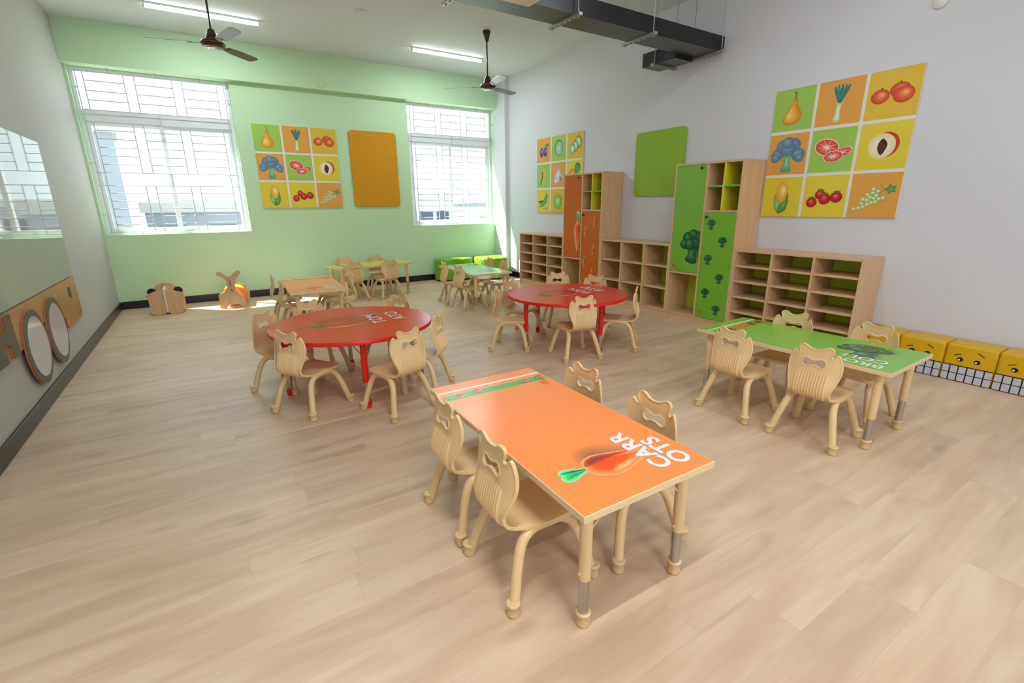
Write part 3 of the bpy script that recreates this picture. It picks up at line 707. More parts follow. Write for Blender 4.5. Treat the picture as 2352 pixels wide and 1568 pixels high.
# ---------------------------------------------------------------- cabinets along the right wall (fronts face -x)
XF = R - .3912; T = .022
class Cab:
    def __init__(s, name, y0, y1, h, label, cat, group=None):
        s.y0, s.y1, s.h = y0, y1, h; s.c = ((y0 + y1) / 2, ); s.o = tag(empty(name, (XF, (y0 + y1) / 2, 0)), label, cat, group); s.w = y1 - y0
    def b(s, name, x0, y0, z0, x1, y1, z1, m=None, bev=.0008, parent=None):
        """box with x from the front, y from the near side"""
        oy = -s.w / 2; return MB().box((x0, oy + y0, z0), (x1, oy + y1, z1), m or MT['wood'], bev).build(name, parent or s.o)
    def shell(s, dp=.3892):
        w, h = s.w, s.h; e = .001
        s.b('side_panel', .004, e, 0, dp - .004, T, h - T); s.b('side_panel', .004, w - T, 0, dp - .004, w - e, h - T)
        s.b('top_panel', 0, e, h - T, dp, w - e, h); s.b('base_panel', .004, T, .078, dp - .01, w - T, .098)
        s.b('plinth', .010, T, 0, .030, w - T, .078, MT['woode']); s.b('back_panel', dp - .012, T, .098, dp - .004, w - T, h - T, MT['lime'])
        for y in (e, w - T): MB().box((0, -s.w / 2 + y, 0), (.0035, -s.w / 2 + y + T - e, h - T), MT['woode']).build('edge_strip', s.o)
def pigeon(y0, y1, nc, zs, label, group=None):
    c = Cab('cubby_cabinet', y0, y1, .898, label, 'cabinet', group); c.shell(); w = c.w; cell = (w - 2 * T - (nc - 1) * T) / nc; ys = [T + i * (cell + T) for i in range(nc)]
    for i in range(1, nc): c.b('divider', .0, ys[i] - T, .098, .375, ys[i], c.h - T)
    for i in range(nc):
        for z in zs: c.b('shelf', .006, ys[i], z - T + .002, .374, ys[i] + cell, z)
        MB().tube([(.05, -w / 2 + ys[i] + cell - .0005, c.h - T - .035), (.05, -w / 2 + ys[i] + cell - .004, c.h - T - .035)], .006, MT['plye'], 8).build('screw_cap', c.o)
    return c
def tall(y0, y1, doorm, kind, label):
    c = Cab('tall_cabinet', y0, y1, 1.795, label, 'cabinet'); c.shell(); w = c.w; m = w / 2; E = MT['woode']
    c.b('stile', 0, m - T / 2, .098, .375, m + T / 2, c.h - T)
    c.b('shelf', .002, m + T / 2, .570, .375, w - T, .592); c.b('shelf', .002, T, 1.272, .375, m - T / 2, 1.293)
    ymid = (T + m - T / 2) / 2
    c.b('yellow_divider', .004, ymid - .009, 1.293, .374, ymid + .009, c.h - T, MT['yel'])
    for a, b in ((T, ymid - .009), (ymid + .009, m - T / 2)): c.b('green_shelf', .004, a, 1.532, .372, b, 1.550, MT['gsh'])
    dn = 'orange' if kind == 'carrot' else 'green'; bgc = (206, 100, 24) if kind == 'carrot' else (120, 184, 50)
    d1 = c.b('door', 0, m + T / 2 + .003, .595, .018, w - T - .003, c.h - T - .003, doorm); d2 = c.b('door', 0, T + .003, .101, .018, m - T / 2 - .003, 1.269, doorm)
    for d, y, z in ((d1, m + T / 2 + .05, 1.735), (d2, m - T / 2 - .045, 1.222)):
        MB().lathe([(.005, 0), (.005, .012), (.013, .016), (.015, .024), (.010, .030)], MT['knob'], 14, frame_mtx((0, -w / 2 + y, z), (0, 0, 1), (0, 1, 0))).build('knob', d)
    def fm(y, z): return frame_mtx((-.0006, -w / 2 + y, z), (0, -1, 0), (0, 0, 1))      # print plane facing -x
    lo1, hi1 = m + T / 2 + .003, w - T - .003; wd = hi1 - lo1; wd2 = m - T / 2 - .003 - (T + .003)
    A = Art(1)
    def cut(B, lim):                                                  # trim the big print at the door's edge
        B.v = [(min(x, lim), y, z) for x, y, z in B.v]; return B
    if kind == 'carrot':
        big = Art(.42, wd - .075, 1.12, math.radians(-90)); carrot_art(big, bgc)
        big.v = [(wd - .06 + (x - (wd - .075)) * .72, y, z) for x, y, z in big.v]
    else:
        big = Art(.36, wd - .09, .88); broc_art(big, bgc)
    cut(big, wd - .001).build(kind + '_print', MT['printm'], d1, frame_mtx((-.0006, -w / 2 + hi1, 0), (0, -1, 0), (0, 0, 1)))
    spots = ((.72, 1.12), (.23, .97), (.68, .72), (.2, .55), (.66, .38), (.3, .22)) if kind == 'carrot' else ((.25, 1.14), (.66, .96), (.25, .76), (.68, .565), (.27, .385), (.68, .215))
    for u, z in spots:
        s_ = Art(.12 if kind == 'carrot' else .105, u * wd2, z + (.05 if kind == 'carrot' else 0), math.radians(-90) if kind == 'carrot' else 0)
        (carrot_art if kind == 'carrot' else broc_art)(s_, bgc)
        if kind == 'carrot': s_.v = [(u * wd2 + (x - u * wd2) * .8, y, zz) for x, y, zz in s_.v]
        s_.build('small_' + kind + '_print', MT['printm'], d2, frame_mtx((-.0006, -w / 2 + m - T / 2 - .003, 0), (0, -1, 0), (0, 0, 1)))
    for d, y, z in ((d1, hi1 - .03, .66), (d2, m - T / 2 - .035, .16)):
        for k, s_ in enumerate(('POP', 'CORN')):
            text_mesh('logo_lettering', s_, .026, INK_O, d, frame_mtx((-.002, -w / 2 + y, z - k * .022), (0, -1, 0), (0, 0, 1)), .03, 1.1)
    return c
Z5 = (.737, .576, .413, .250)
pigeon(5.89, 7.105, 3, Z5, 'low beech pigeonhole cabinet with small slots, farthest along the right wall', 'low open cabinets')
tall(5.048, 5.89, MT['odoor'], 'carrot', 'tall beech cabinet with orange carrot doors')
pigeon(3.841, 5.048, 3, (.635, .365), 'low beech cabinet of nine square cubbies between the two tall cabinets', 'low open cabinets')
tall(3.0, 3.841, MT['gdoor'], 'broccoli', 'tall beech cabinet with green broccoli doors')
pigeon(1.798, 3.0, 3, Z5, 'low beech pigeonhole cabinet with lime back, nearest the yellow cube stools', 'low open cabinets')

# ---------------------------------------------------------------- yellow cube stools
def cube_stool(y0, label):
    w, dp, h = .303, .255, .298; o = tag(empty('cube_stool', (R - .005 - dp / 2, y0 + w / 2, 0)), label, 'stool', 'yellow cube stools')
    MB().box((-dp / 2, -w / 2, 0), (dp / 2, w / 2, h), MT['ywl'], .024, seg=4, smooth=True).build('cushion_body', o)
    xs = -dp / 2 - .0008; F = frame_mtx((xs, w / 2, 0), (0, -1, 0), (0, 0, 1))
    def P(name, fn, par):
        A = Art(1); fn(A); return A.build(name, MT['prints'], par, F)
    def teeth(A):
        x0, x1, z0, z1 = .006, w - .006, .008, .128
        A.poly(rrect(x1 - x0, z1 - z0, .012, 4, w / 2, (z0 + z1) / 2), (196, 196, 204)); k = (16, 16, 30)
        A.poly([(x0, z1 - .004), (x1, z1 - .004), (x1, z1 + .004), (x0, z1 + .004)], k); A.poly([(x0, .064), (x1, .064), (x1, .070), (x0, .070)], k)
        for i in range(1, 6):
            x = w * i / 6; A.poly([(x - .004, z0), (x + .004, z0), (x + .004, z1), (x - .004, z1)], k)
    P('teeth_print', teeth, o)
    def eyes(A):
        for x in (.098, .198): A.ell(x, .181, .019, .017, [(14, 14, 20)]); A.ell(x - .006, .177, .007, .0065, [(238, 238, 240)])
    P('eye_print', eyes, o)
    P('eyebrow_print', lambda A: (A.stroke([(.058, .208), (.099, .224)], .006, (24, 20, 16)), A.stroke([(.19, .252), (.232, .228)], .006, (24, 20, 16))), o)
for i, (y, lb) in enumerate(((.571, 'yellow cube stool with teeth, cut by the right edge of the photo'), (.876, 'yellow cube stool with worried face, second from the right edge'),
                             (1.181, 'yellow cube stool with worried face, just past the corner of the green table'), (1.486, 'yellow cube stool with worried face beside the low cabinet, mostly behind a chair'))): cube_stool(y, lb)

# ---------------------------------------------------------------- wall posters
TILE = {'g': (162, 204, 88), 'o': (230, 166, 72), 'y': (228, 208, 58), 'a': (226, 190, 56)}
def pear(A, b):
    A.blob(catmull([(-.02, .28), (.07, .27), (.10, .1), (.17, -.02), (.21, -.18), (.14, -.32), (-.02, -.36), (-.2, -.32), (-.24, -.18), (-.16, -.02), (-.08, .1)], 5, True), [(250, 226, 150), (238, 184, 50), (214, 124, 34)], (-.1, -.13))
    A.stroke([(.02, .27), (.03, .36), (-.02, .43)], .018, (60, 54, 30))
def leek(A, b):
    A.blob(catmull([(-.05, .05), (-.06, -.2), (-.09, -.42), (.06, -.42), (.04, -.2), (.05, .05)], 4, True), [(240, 240, 236), (226, 236, 214), (170, 196, 120)], (0, -.3))
    for k, x in enumerate((-.15, -.07, .02, .11, .18)): A.stroke([(0, -.02), (x * .6, .2), (x, .40 - abs(x) * .3)], [.05, .075, .04], [(44, 126, 116), (60, 140, 130)][k % 2])
def tomatoes(A, b):
    for x, y, r, rr in ((-.24, -.03, .18, .15), (.12, .06, .19, .15), (.2, -.04, .2, .17)):
        A.ell(x, y, r, rr, [(248, 196, 112), (232, 104, 56), (202, 54, 38)], 0, (x + .04, y + .04))
    A.stroke([(-.24, .12), (-.22, .15)], .03, (60, 90, 40)); A.stroke([(.1, .2), (.12, .25)], .02, (70, 90, 40))
def brocc(A, b):
    A.blob(catmull([(-.1, .05), (-.07, -.2), (-.14, -.42), (.14, -.42), (.08, -.2), (.13, .05)], 5, True), [(170, 216, 180), (110, 188, 140), (90, 150, 110)])
    for x, y, r in ((-.26, .0, .16), (-.3, -.08, .12), (.28, -.02, .17), (.32, -.1, .12), (-.12, .2, .19), (.12, .22, .19), (.0, .14, .2), (-.02, .28, .16)): A.ell(x, y, r, r * .9, [(142, 174, 188), (110, 146, 170), (86, 120, 144)], 0, (x - r * .2, y + r * .3))
def citrus(A, b):
    for x, y, rx, ry, rot in ((-.12, .08, .29, .2, -.25), (.2, -.08, .27, .11, .35), (.06, -.14, .22, .13, .1)):
        A.ell(x, y, rx, ry, [(238, 224, 210)], rot); A.ell(x, y, rx * .92, ry * .9, [(246, 150, 120), (232, 92, 58), (222, 76, 44)], rot)
        for k in range(9):
            a = 2 * math.pi * k / 9; c, d = math.cos(rot), math.sin(rot); u, v = rx * .8 * math.cos(a), ry * .8 * math.sin(a)
            A.stroke([(x, y), (x + c * u - d * v, y + d * u + c * v)], [.022, .004], (244, 226, 214))
def peach(A, b):
    A.ell(.04, .02, .27, .27, [(214, 84, 40), (196, 58, 30)]); A.blob([(-.03 + .27 * math.cos(a), .0 + .27 * math.sin(a)) for a in np.linspace(0, 2 * math.pi, 28, endpoint=False)], [(240, 222, 170), (244, 236, 206), (240, 214, 160)])
    A.blob(catmull([(-.02, .16), (.08, .03), (.03, -.14), (-.03, -.19), (-.1, -.08), (-.1, .05)], 4, True), [(96, 40, 44), (66, 24, 30)])
def corn(A, b):
    A.ell(.0, .12, .15, .27, [(252, 246, 200), (240, 200, 76), (230, 166, 50)], 0, (.05, .2))
    A.blob(catmull([(-.17, .1), (-.19, -.15), (-.1, -.36), (.03, -.4), (.0, -.2), (-.1, -.05)], 4, True), [(190, 214, 170), (150, 196, 110), (110, 170, 80)])
    A.blob(catmull([(.17, .12), (.19, -.15), (.12, -.36), (-.06, -.41), (-.03, -.2), (.1, -.08)], 4, True), [(150, 200, 110), (96, 160, 70), (70, 140, 60)])
def straw(A, b):
    for x, y, r, t in ((-.28, -.14, .13, 0), (-.1, .05, .12, .2), (.02, -.06, .14, 0), (.28, -.02, .14, -.4)):
        A.ell(x, y, r, r * .95, [(246, 120, 110), (206, 26, 38), (164, 14, 26)], t, (x - .02, y + .04)); A.stroke([(x - .08, y + r * .8), (x, y + r * 1.02), (x + .08, y + r * .8)], .04, (70, 140, 50))
def grapes(A, b):
    rr = random.Random(5)
    for x, y in [(-.36, -.3), (-.26, -.28), (-.18, -.25), (-.22, -.18), (-.1, -.2), (-.02, -.16), (-.2, -.08), (-.12, -.1), (-.06, -.04), (.02, -.06), (.06, -.14), (-.12, .02), (-.02, .06), (.06, .0), (.12, -.08), (.2, -.06), (-.02, .14), (.08, .09)]:
        A.ell(x, y, .055, .05, [(246, 250, 232), (204, 224, 160), (150, 186, 100)], 0, (x - .01, y + .02))
    A.stroke([(.1, .05), (.2, .12), (.1, .26)], .012, (130, 150, 60))
    A.blob([(.32 + (.13 if k % 2 else .07) * math.cos(a), .14 + (.12 if k % 2 else .06) * math.sin(a)) for k, a in enumerate(np.linspace(0, 2 * math.pi, 10, endpoint=False))], [(120, 186, 110), (62, 140, 70)])
def plums(A, b):
    for x in (-.14, .14): A.ell(x, -.08, .14, .19, [(206, 180, 220), (112, 66, 130), (62, 28, 84)], 0, (x + .03, -.02))
    A.stroke([(-.12, .1), (0, .2), (.14, .1)], .014, (150, 80, 50)); A.blob(catmull([(.12, .16), (.22, .26), (.38, .22), (.3, .1)], 4, True), [(90, 180, 110), (40, 130, 70)])
def melon(A, b):
    A.ell(0, 0, .28, .33, [(70, 120, 80), (50, 100, 66)]); A.ell(.01, -.01, .25, .3, [(206, 232, 204), (160, 208, 168), (140, 196, 150)])
def cucumber(A, b):
    for x, y, r in ((.2, .12, .2), (.02, -.02, .18), (-.16, -.12, .17)):
        A.ell(x, y, r, r * 1.15, [(60, 110, 60)]); A.ell(x - .01, y, r * .86, r * 1.0, [(240, 246, 226), (216, 232, 196), (150, 196, 130)])
def chili(A, b):
    A.stroke(catmull([(-.1, .18), (-.08, 0), (-.14, -.2), (-.22, -.38)], 5), [.09] * 6 + [.08] * 5 + [.06] * 4 + [.015], (186, 34, 30)); A.stroke(catmull([(.02, .26), (.08, .05), (.14, -.2)], 5), [.08] * 4 + [.07] * 3 + [.05] * 3 + [.01], (236, 200, 60))
    A.stroke([(-.1, .2), (-.14, .3), (-.12, .36)], .02, (90, 150, 60)); A.stroke([(.02, .27), (.06, .36), (.04, .44)], .02, (90, 150, 60))
def garlic(A, b):
    A.blob(catmull([(0, .42), (.06, .24), (.2, .06), (.26, -.12), (.14, -.28), (-.16, -.28), (-.27, -.1), (-.2, .08), (-.06, .24)], 5, True), [(244, 244, 250), (224, 226, 236), (180, 184, 204)])
    A.ell(-.16, -.24, .13, .11, [(246, 246, 250), (206, 206, 222)]); A.ell(.14, -.14, .06, .12, [(70, 66, 90), (150, 150, 176)], .3)
    for x in (-.1, .02, .12): A.stroke([(x * .2, .3), (x, .05), (x * 1.1, -.18)], .012, (178, 182, 204))
def mango(A, b):
    A.ell(-.12, -.1, .28, .3, [(246, 226, 190), (236, 176, 70), (222, 130, 44)], .2); A.blob(catmull([(.02, .1), (.05, .34), (.2, .42), (.36, .3), (.34, .12), (.22, .0), (.24, -.3), (.08, -.3)], 4, True), [(80, 170, 110), (56, 136, 96)])
def peas(A, b):
    A.blob(catmull([(-.36, -.02), (-.1, -.2), (.2, -.1), (.34, .2), (.22, .36), (.1, .1), (-.12, -.04)], 5, True), [(130, 200, 110), (60, 150, 80)]); A.stroke(catmull([(-.3, -.22), (-.1, -.24), (.1, -.12)], 4), .06, (90, 170, 70))
    for k in range(5): A.ell(-.22 + k * .085, -.09 + k * .03, .035, .035, [(150, 200, 210), (90, 160, 150)])
    for k in range(4): A.ell(.02 + k * .09, -.33 + (k % 2) * .02, .04, .04, [(176, 208, 180), (130, 176, 130)])
def apple(A, b):
    A.blob(catmull([(0, .2), (.14, .24), (.27, .1), (.25, -.16), (.1, -.32), (-.1, -.32), (-.25, -.16), (-.27, .1), (-.14, .24)], 5, True), [(220, 236, 190), (160, 208, 110), (110, 180, 70)], (-.05, .02)); A.stroke([(0, .2), (.01, .36)], .02, (120, 90, 40))
def poster(name, mtx, tiles, label, group=None):
    S = 1.2; o = empty(name); o.matrix_world = mtx; g = .028; n = (S - 2 * g) / 3
    MB().box((0, 0, 0), (S, S, .018), MT['whitep'], .001).build('backing_board', o)
    for i, (ck, nm, fn) in enumerate(tiles):
        x, y = (i % 3) * (n + g), (2 - i // 3) * (n + g); T_ = Art(1, z0=.0184); T_.poly([(x, y), (x + n, y), (x + n, y + n), (x, y + n)], TILE[ck]); t = T_.build('picture_tile', MT['prints'], o)
        A = Art(n, x + n / 2, y + n / 2, 0, .0188); fn(A, TILE[ck]); A.build(nm + '_print', MT['prints'], t)
    return tag(o, label, 'poster', group)
TL = [('g', 'pear', pear), ('o', 'leek', leek), ('a', 'tomato', tomatoes), ('o', 'broccoli', brocc), ('g', 'citrus_slice', citrus), ('y', 'peach', peach), ('y', 'corn', corn), ('y', 'strawberry', straw), ('o', 'grape', grapes)]
TL2 = [('o', 'plum', plums), ('g', 'melon_slice', melon), ('a', 'cucumber_slice', cucumber), ('g', 'chili', chili), ('o', 'garlic', garlic), ('y', 'mango', mango), ('y', 'pea_pod', peas), ('a', 'apple', apple), ('g', 'pear', pear)]
poster('fruit_poster', frame_mtx((.854, D - .001, 1.36), (1, 0, 0), (0, 0, 1)), TL, 'nine-picture fruit and vegetable poster on the green wall', 'nine-picture posters')
poster('fruit_poster', frame_mtx((R - .001, 1.783 + 1.2, 1.228), (0, -1, 0), (0, 0, 1)), TL, 'large nine-picture fruit poster right of the green broccoli cabinet', 'nine-picture posters')
poster('fruit_poster', frame_mtx((R - .001, 5.9065 + 1.2, 1.233), (0, -1, 0), (0, 0, 1)), TL2, 'nine-picture poster with plums and chili partly hidden by the orange cabinet', 'nine-picture posters')
def pinboard(m, mtx, w, h, label):
    o = MB().prism(rrect(w, h, .06, 6, w / 2, h / 2), .022, m, mtx).build('pinboard'); bm = bmesh.new(); bm.from_mesh(o.data)
    bmesh.ops.remove_doubles(bm, verts=bm.verts, dist=1e-5); bmesh.ops.bevel(bm, geom=[e for e in bm.edges if len(e.link_faces) == 2 and e.calc_face_angle() > 1.2], offset=.004, segments=2, affect='EDGES'); bm.to_mesh(o.data); bm.free()
    return tag(o, label, 'pinboard', 'felt pinboards')
pinboard(MT['obrd'], frame_mtx((2.256, D - .001, 1.362), (1, 0, 0), (0, 0, 1)), .80, 1.206, 'ochre yellow rounded felt pinboard on the green wall')
pinboard(MT['gbrd'], frame_mtx((R - .001, 4.835, 1.46), (0, -1, 0), (0, 0, 1)), .80, .80, 'apple green rounded felt pinboard on the white wall')

# ---------------------------------------------------------------- left wall: glossy board and wooden letter board
gb = MB().box((L + .001, 3.2, .760), (L + .010, 6.165, 1.952), MT['board'], .0008).build('glass_writing_board')
tag(gb, 'large glossy writing board on the left wall reflecting the window', 'writing board')
lb = empty('wooden_letter_board', (L + .001, 0, 0)); FL = frame_mtx((0, 0, 0), (0, 1, 0), (0, 0, 1))     # u = y, v = z, out = +x
sh_ = [(2.9, .49), (4.24, .49), (4.3, .55), (4.42, .6), (4.64, .6), (4.74, .56), (4.82, .552), (4.9, .59), (5.0, .64), (5.2, .64), (5.36, .5), (5.44, .47), (5.455, .40), (5.48, .375), (6.04, .375), (6.08, .40), (6.10, .45), (6.10, .70), (6.08, .742), (6.04, .756), (2.9, .756)]
bd = MB().prism(sh_, .022, MT['ply2'], FL, MT['plye']).build('plywood_board', lb)
for cy, cz, rr in ((4.505, .443, .268), (5.075, .440, .268)):
    ring = MB(); n = 72
    c_ = [(cy + rr * math.cos(2 * math.pi * k / n), cz + rr * math.sin(2 * math.pi * k / n)) for k in range(n)]
    ring.prism(c_, .011, MT['ply2'], FL @ Matrix.Translation((0, 0, .0225)), MT['plye'], True)
    ring.prism([(cy + (y - cy) * .985, cz + (z - cz) * .985) for y, z in c_], .002, MT['dark'], FL @ Matrix.Translation((0, 0, .0336)))
    ro = ring.build('letter_disc', lb, sharp=40)
    MB().prism([(cy + .012 + (y - cy) * .80, cz - .002 + (z - cz) * .80) for y, z in c_], .002, MT['mirror'], FL @ Matrix.Translation((0, 0, .0357))).build('round_panel', ro)
def letter_slab(pts, name):
    b_ = MB(); b_.prism(pts, .011, MT['plye'], FL @ Matrix.Translation((0, 0, .0225))); b_.prism(pts, .002, MT['dark'], FL @ Matrix.Translation((0, 0, .0336))); return b_.build(name, lb)
letter_slab([(3.72, .745), (3.86, .745), (3.86, .665), (3.99, .665), (3.99, .752), (4.10, .752), (4.13, .745), (4.13, .485), (4.0, .485), (4.0, .575), (3.90, .59), (3.90, .485), (3.72, .485)], 'letter_piece')
MB().prism([(5.80 + .05 * math.cos(a), .642 + .05 * math.sin(a)) for a in np.linspace(0, 2 * math.pi, 28, endpoint=False)], .003, MT['dark'], FL @ Matrix.Translation((0, 0, .0226))).build('round_badge', lb)
tag(lb, 'low plywood letter board with two big round O discs on the left wall', 'letter board')

# ---------------------------------------------------------------- toys by the green wall
def panda_rack():
    o = empty('wooden_book_rack', (-.555, 7.76, 0), math.radians(-2)); Fx = lambda y: frame_mtx((0, y, 0), (1, 0, 0), (0, 0, 1)) @ Matrix.Rotation(0, 4, 'X')
    for sx in (-1, 1):                                                # the two front boards meet at a slit
        pts = [(sx * .012, .03), (sx * .03, .004), (sx * .155, .004), (sx * .178, .03), (sx * .186, .22), (sx * .215, .27), (sx * .11, .312), (sx * .02, .335), (sx * .012, .30)]
        MB().prism(pts, .018, MT['ply'], Fx(.0) , MT['ply']).build('front_board', o)
    MB().box((-.009, -.03, .02), (.009, .21, .35), MT['whitep'], .003).build('centre_board', o)
    bk = catmull([(-.19, .004), (-.2, .18), (-.16, .30), (-.08, .375), (0, .392), (.08, .375), (.16, .30), (.2, .18), (.19, .004)], 5)
    MB().prism(bk, .018, MT['ply'], frame_mtx((0, .23, 0), (1, 0, 0), (0, 0, 1))).build('back_board', o)
    for sx in (-1, 1):
        e = [(sx * .15 + .06 * math.cos(a), .285 + .062 * math.sin(a)) for a in np.linspace(0, 2 * math.pi, 24, endpoint=False)]
        q = MB().prism(e, .014, MT['whitep'], frame_mtx((0, .15, 0), (1, 0, 0), (0, 0, 1))).build('ear', o)
        e = [(sx * .145 + .054 * math.cos(a), .288 + .054 * math.sin(a)) for a in np.linspace(0, 2 * math.pi, 24, endpoint=False)]
        MB().prism(e, .003, MT['blackp'], frame_mtx((0, .135, 0), (1, 0, 0), (0, 0, 1))).build('black_ear_patch', q)
    MB().box((-.19, .02, .03), (.19, .215, .045), MT['ply'], .002).build('shelf', o)
    return tag(o, 'small birch plywood rack with round black ears standing at the green wall', 'book rack')
panda_rack()
def rocker():
    o = empty('ride_on_toy', (.22, 7.72, 0), math.radians(-6))
    fr = [(-.17, .02), (-.155, .004), (-.095, .004), (-.07, .03), (-.045, .052), (.06, .048), (.09, .025), (.115, .002), (.165, .002), (.17, .02), (.13, .17), (.10, .20), (.06, .24), (.05, .28), (.06, .38), (.10, .43), (.145, .485), (.14, .515), (.11, .525), (.085, .51), (.01, .445), (-.03, .445), (-.09, .51), (-.13, .52), (-.155, .505), (-.145, .475), (-.07, .42), (-.045, .38), (-.05, .28), (-.08, .24), (-.14, .215), (-.165, .19)]
    MB().prism(fr, .022, MT['ply'], frame_mtx((0, .0, 0), (1, 0, 0), (0, 0, 1))).build('front_panel', o)
    st = [(y, z) for y, z in ((-.13, .08), (-.14, .2), (-.10, .265), (0, .29), (.10, .265), (.14, .2), (.13, .08))]
    sm = catmull(st, 5); mb = MB(); mb.prism(sm, .36, MT['ovin'], frame_mtx((.02, .42, 0), (1, 0, 0), (0, 0, 1)), None, True)
    mb.build('padded_seat', o, sharp=50)
    bp = [(-.15, .004), (-.17, .15), (-.13, .26), (0, .31), (.13, .26), (.18, .15), (.17, .004), (.12, .004), (.08, .04), (-.05, .04), (-.09, .004)]
    MB().prism(bp, .02, MT['ply'], frame_mtx((.02, .455, 0), (1, 0, 0), (0, 0, 1))).build('rear_panel', o)
    MB().tube([(0, -.028, .30), (0, -.028, .40)], .008, MT['chrome'], 10).build('bolt_plate', o)
    MB().tube([(0, -.03, .27), (.012, -.03, .235)], .005, MT['knob'], 8).build('bracket', o)
    return tag(o, 'wooden ride-on toy with Y-shaped handlebar and orange padded seat', 'ride-on toy')
rocker()

# ---------------------------------------------------------------- green bench poufs in the corner
def pouf(outline, h, label):
    o = empty('bench_pouf'); pts = catmull(outline, 7, True); n = len(pts); cx = sum(p[0] for p in pts) / n; cy = sum(p[1] for p in pts) / n; o.location = (cx, cy, 0)
    loc = [(x - cx, y - cy) for x, y in pts]; mb = MB(); v = []; rings = [(1.0, .03), (1.0, .05), (1.0, h - .05), (.985, h - .022), (.95, h - .006), (.88, h), (.5, h + .006), (.05, h + .008)]
    for s_, z in rings: v += [(x * s_, y * s_, z) for x, y in loc]
    f = [(i * n + k, i * n + (k + 1) % n, (i + 1) * n + (k + 1) % n, (i + 1) * n + k) for i in range(len(rings) - 1) for k in range(n)]
    f.append([(len(rings) - 1) * n + k for k in range(n)]); f.append(list(range(n))[::-1]); mb.add(v, f, MT['gvin'], True); fix_normals(mb.build('upholstery', o), 60)
    MB().prism([(x * .93, y * .93) for x, y in loc], .031, MT['bvin'], Matrix()).build('base', o)
    return tag(o, label, 'bench pouf', 'green bench poufs')
pouf([(3.58, 8.28), (3.64, 8.12), (3.82, 8.04), (4.05, 8.05), (4.27, 8.13), (4.31, 8.26), (4.26, 8.40), (4.02, 8.45), (3.75, 8.45), (3.62, 8.40)], .41, 'long green vinyl bench pouf, the left one under the right window')
pouf([(4.34, 8.05), (4.36, 7.90), (4.52, 7.79), (4.75, 7.76), (4.93, 7.86), (4.985, 8.05), (4.97, 8.28), (4.86, 8.43), (4.60, 8.44), (4.42, 8.36), (4.36, 8.22)], .41, 'rounded green vinyl bench pouf, the right one in the corner')

# ---------------------------------------------------------------- ceiling: fans, lights, tray, hangers
def ceiling_fan(x, y, z, rot, label):
    o = tag(empty('ceiling_fan', (x, y, 0)), label, 'ceiling fan', 'ceiling fans'); Fm = MT['fan']
    MB().lathe([(.018, HC - .125), (.022, HC - .12), (.052, HC - .012), (.046, HC - .001)], Fm, 24).build('canopy', o)
    MB().tube([(0, 0, z + .08), (0, 0, HC - .1)], .0095, Fm, 12).build('down_rod', o)
    MB().lathe([(.016, z + .135), (.03, z + .13), (.06, z + .045), (.062, z + .03)], Fm, 24).build('lower_canopy', o)
    mo = MB().lathe([(.05, z - .03), (.09, z - .027), (.108, z - .006), (.110, z + .012), (.098, z + .026), (.06, z + .036)], Fm, 40).build('motor_housing', o)
    MB().lathe([(.03, z - .042), (.055, z - .036), (.062, z - .0295)], MT['chrome'], 28).build('chrome_cap', mo)
    MB().lathe([(.1095, z - .001), (.1115, z + .001), (.1112, z + .006), (.1095, z + .008)], MT['gold'], 40).build('gold_ring', mo)
    for k in range(3):
        a = math.radians(rot + 120 * k); mtx = Matrix.Rotation(a, 4, 'Z') @ Matrix.Translation((0, 0, z + .004)) @ Matrix.Rotation(math.radians(-11), 4, 'X')
        pts = [(.17, -.04), (.3, -.058), (.56, -.062), (.60, -.04), (.585, .035), (.56, .052), (.3, .055), (.17, .04)]
        bl = MB().prism(pts, .003, MT['blade'], mtx).build('blade', o)
        MB().box((.085, -.022, -.004), (.215, .022, 0), Fm, .001, mtx).build('blade_bracket', bl)
ceiling_fan(.385, 6.09, 2.93, 47, 'dark brown three-blade ceiling fan hanging in front of the left window')
ceiling_fan(3.593, 6.21, 2.915, 140, 'dark brown three-blade ceiling fan hanging in front of the right window')
def batten(x, y, label, row, seen=True):
    o = tag(empty('batten_light', (x, y, HC)), label, 'ceiling light', 'slim batten ceiling lights')
    MB().box((-.585, -.022, -.022), (.585, .022, 0), MT['whitep'], .002).build('mounting_channel', o)
    MB().tube([(-.565, 0, -.040), (.565, 0, -.040)], .017, MT['tube'], 14).build('lit_tube', o)
    for s_ in (-1, 1): MB().box((s_ * .566, -.019, -.058), (s_ * .585, .019, -.022), MT['whitep'], .003).build('end_cap', o)
    ld = bpy.data.lights.new('batten_glow', 'AREA'); ld.shape = 'RECTANGLE'; ld.size = 1.12; ld.size_y = .05; ld.energy = LAMP_POWER[row]; ld.color = LAMP_COL[row]
    lo = bpy.data.objects.new('batten_glow', ld); COL.objects.link(lo); lo.parent = o; lo.location = (0, 0, -.062)
for x, y, r_, lb_ in ((.42, 7.345, 'back', 'lit white batten light on the ceiling above the left fan'), (3.556, 7.322, 'back', 'lit white batten light on the ceiling left of the right fan'),
                      (.42, 3.9, 'mid', 'batten light on the ceiling over the left red table'), (3.4, 2.2, 'side', 'batten light on the ceiling over the green table'),
                      (.42, .5, 'near', 'batten light on the ceiling over the camera, left'), (3.4, -.6, 'side', 'batten light on the ceiling behind the camera, right'),
                      (.42, -2.2, 'rear', 'batten light on the ceiling behind the camera, left')): batten(x, y, lb_, r_)
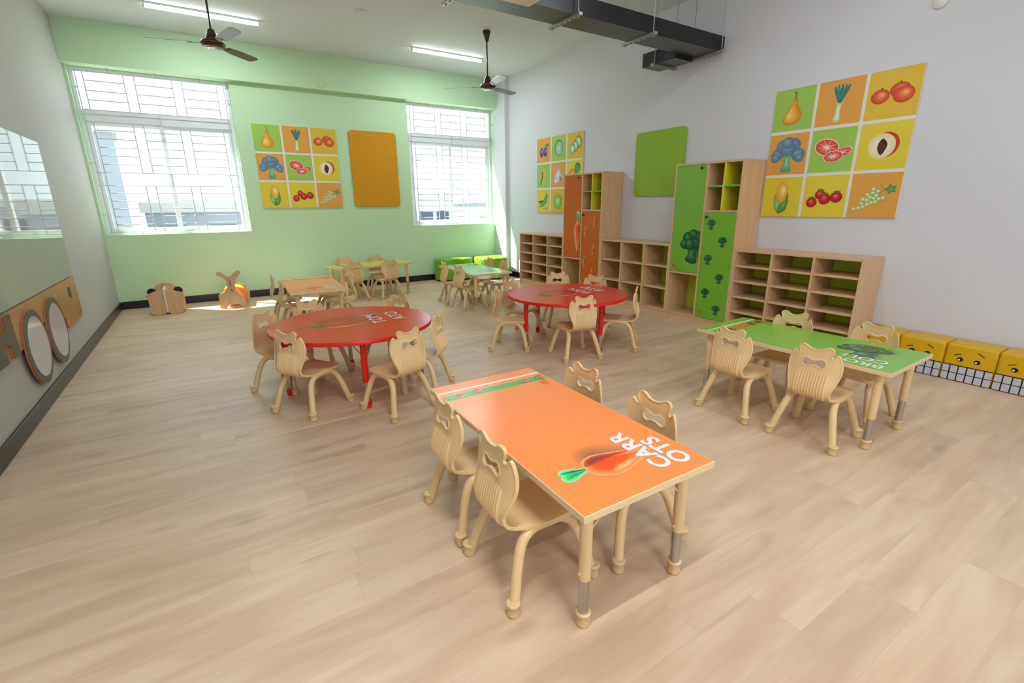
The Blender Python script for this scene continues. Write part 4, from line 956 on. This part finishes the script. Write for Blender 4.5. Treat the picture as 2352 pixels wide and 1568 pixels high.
# cable tray
ZT = 2.94
ct = MB().box((-.6, 3.655, ZT), (R - .001, 3.945, ZT + .15), MT['tray']).build('cable_tray', loc=None)
tag(ct, 'long black perforated cable tray hung across the room to the white wall', 'cable tray')
bt = MB().box((4.655, 3.946, ZT - .045), (4.945, 4.42, ZT + .10), MT['tray']).build('cable_tray_branch'); tag(bt, 'short black box branching off the cable tray near the white wall', 'cable tray')
def hanger(x, y, along_y, z, label, ln=.44, near=None):
    o = tag(empty('tray_hanger', (x, y, z)), label, 'hanger', 'tray hangers'); h = ln / 2
    a, b = ((-.02, -h, -.023), (.02, h, -.001)) if along_y else ((-h, -.02, -.023), (h, .02, -.001))
    st = MB().box(a, b, MT['galv'], .001)
    for k in range(6):
        t_ = -h + ln * (k + .7) / 6.4; c = (0, t_) if along_y else (t_, 0); d = (.007, .02) if along_y else (.02, .007)
        st.box((c[0] - d[0], c[1] - d[1], -.0238), (c[0] + d[0], c[1] + d[1], -.0228), MT['blackp'])
    st.build('strut', o)
    for s_ in (-1, 1):
        p = (0, s_ * (h - .035)) if along_y else (s_ * (h - .035), 0); MB().tube([(p[0], p[1], -.04), (p[0], p[1], HC - z)], .0045, MT['galv'], 8).build('threaded_rod', o)
for x, lb_ in ((1.93, 'metal tray hanger nearest the top left of the cable tray'), (3.0, 'metal tray hanger under the middle of the cable tray'), (3.93, 'metal tray hanger between the middle one and the wall'), (4.99, 'metal tray hanger right beside the white wall')):
    hanger(x, 3.80, True, ZT, lb_)
hanger(4.80, 4.22, False, ZT - .045, 'metal hanger under the short black branch box', .40)
pj = tag(empty('hanging_projector', (1.86, 2.93, 2.70)), 'pale boxy unit hung from the ceiling, cut by the top edge', 'projector')
MB().box((-.33, -.25, 0), (.33, .25, .13), MT['appl'], .022, seg=3, smooth=True).build('housing', pj)
MB().tube([(0, 0, .125), (0, 0, HC - 2.70)], .02, MT['appl'], 14).build('ceiling_pole', pj)
wj = MB().lathe([(.05, 0), (.05, .012), (.042, .022)], MT['whitep'], 28, frame_mtx((R, 1.78, 2.845), (0, 1, 0), (0, 0, -1))).build('round_wall_box')
tag(wj, 'small round white box high on the white wall', 'junction box')
for mtx, m_, lb_ in ((frame_mtx((1.984, 6.387, HC - .0005), (1, 0, 0), (0, -1, 0)), 'ceil', 'faint round blank cover plate on the ceiling between the two lights'),
                     (frame_mtx((1.898, D - .1135, 3.184), (1, 0, 0), (0, 0, 1)), 'green', 'faint round blank cover plate on the green beam above the yellow pinboard')):
    tag(MB().lathe([(.062, 0), (.062, .006), (.055, .009)], MT[m_], 28, mtx).build('round_cover_plate'), lb_, 'cover plate', 'round blank cover plates')
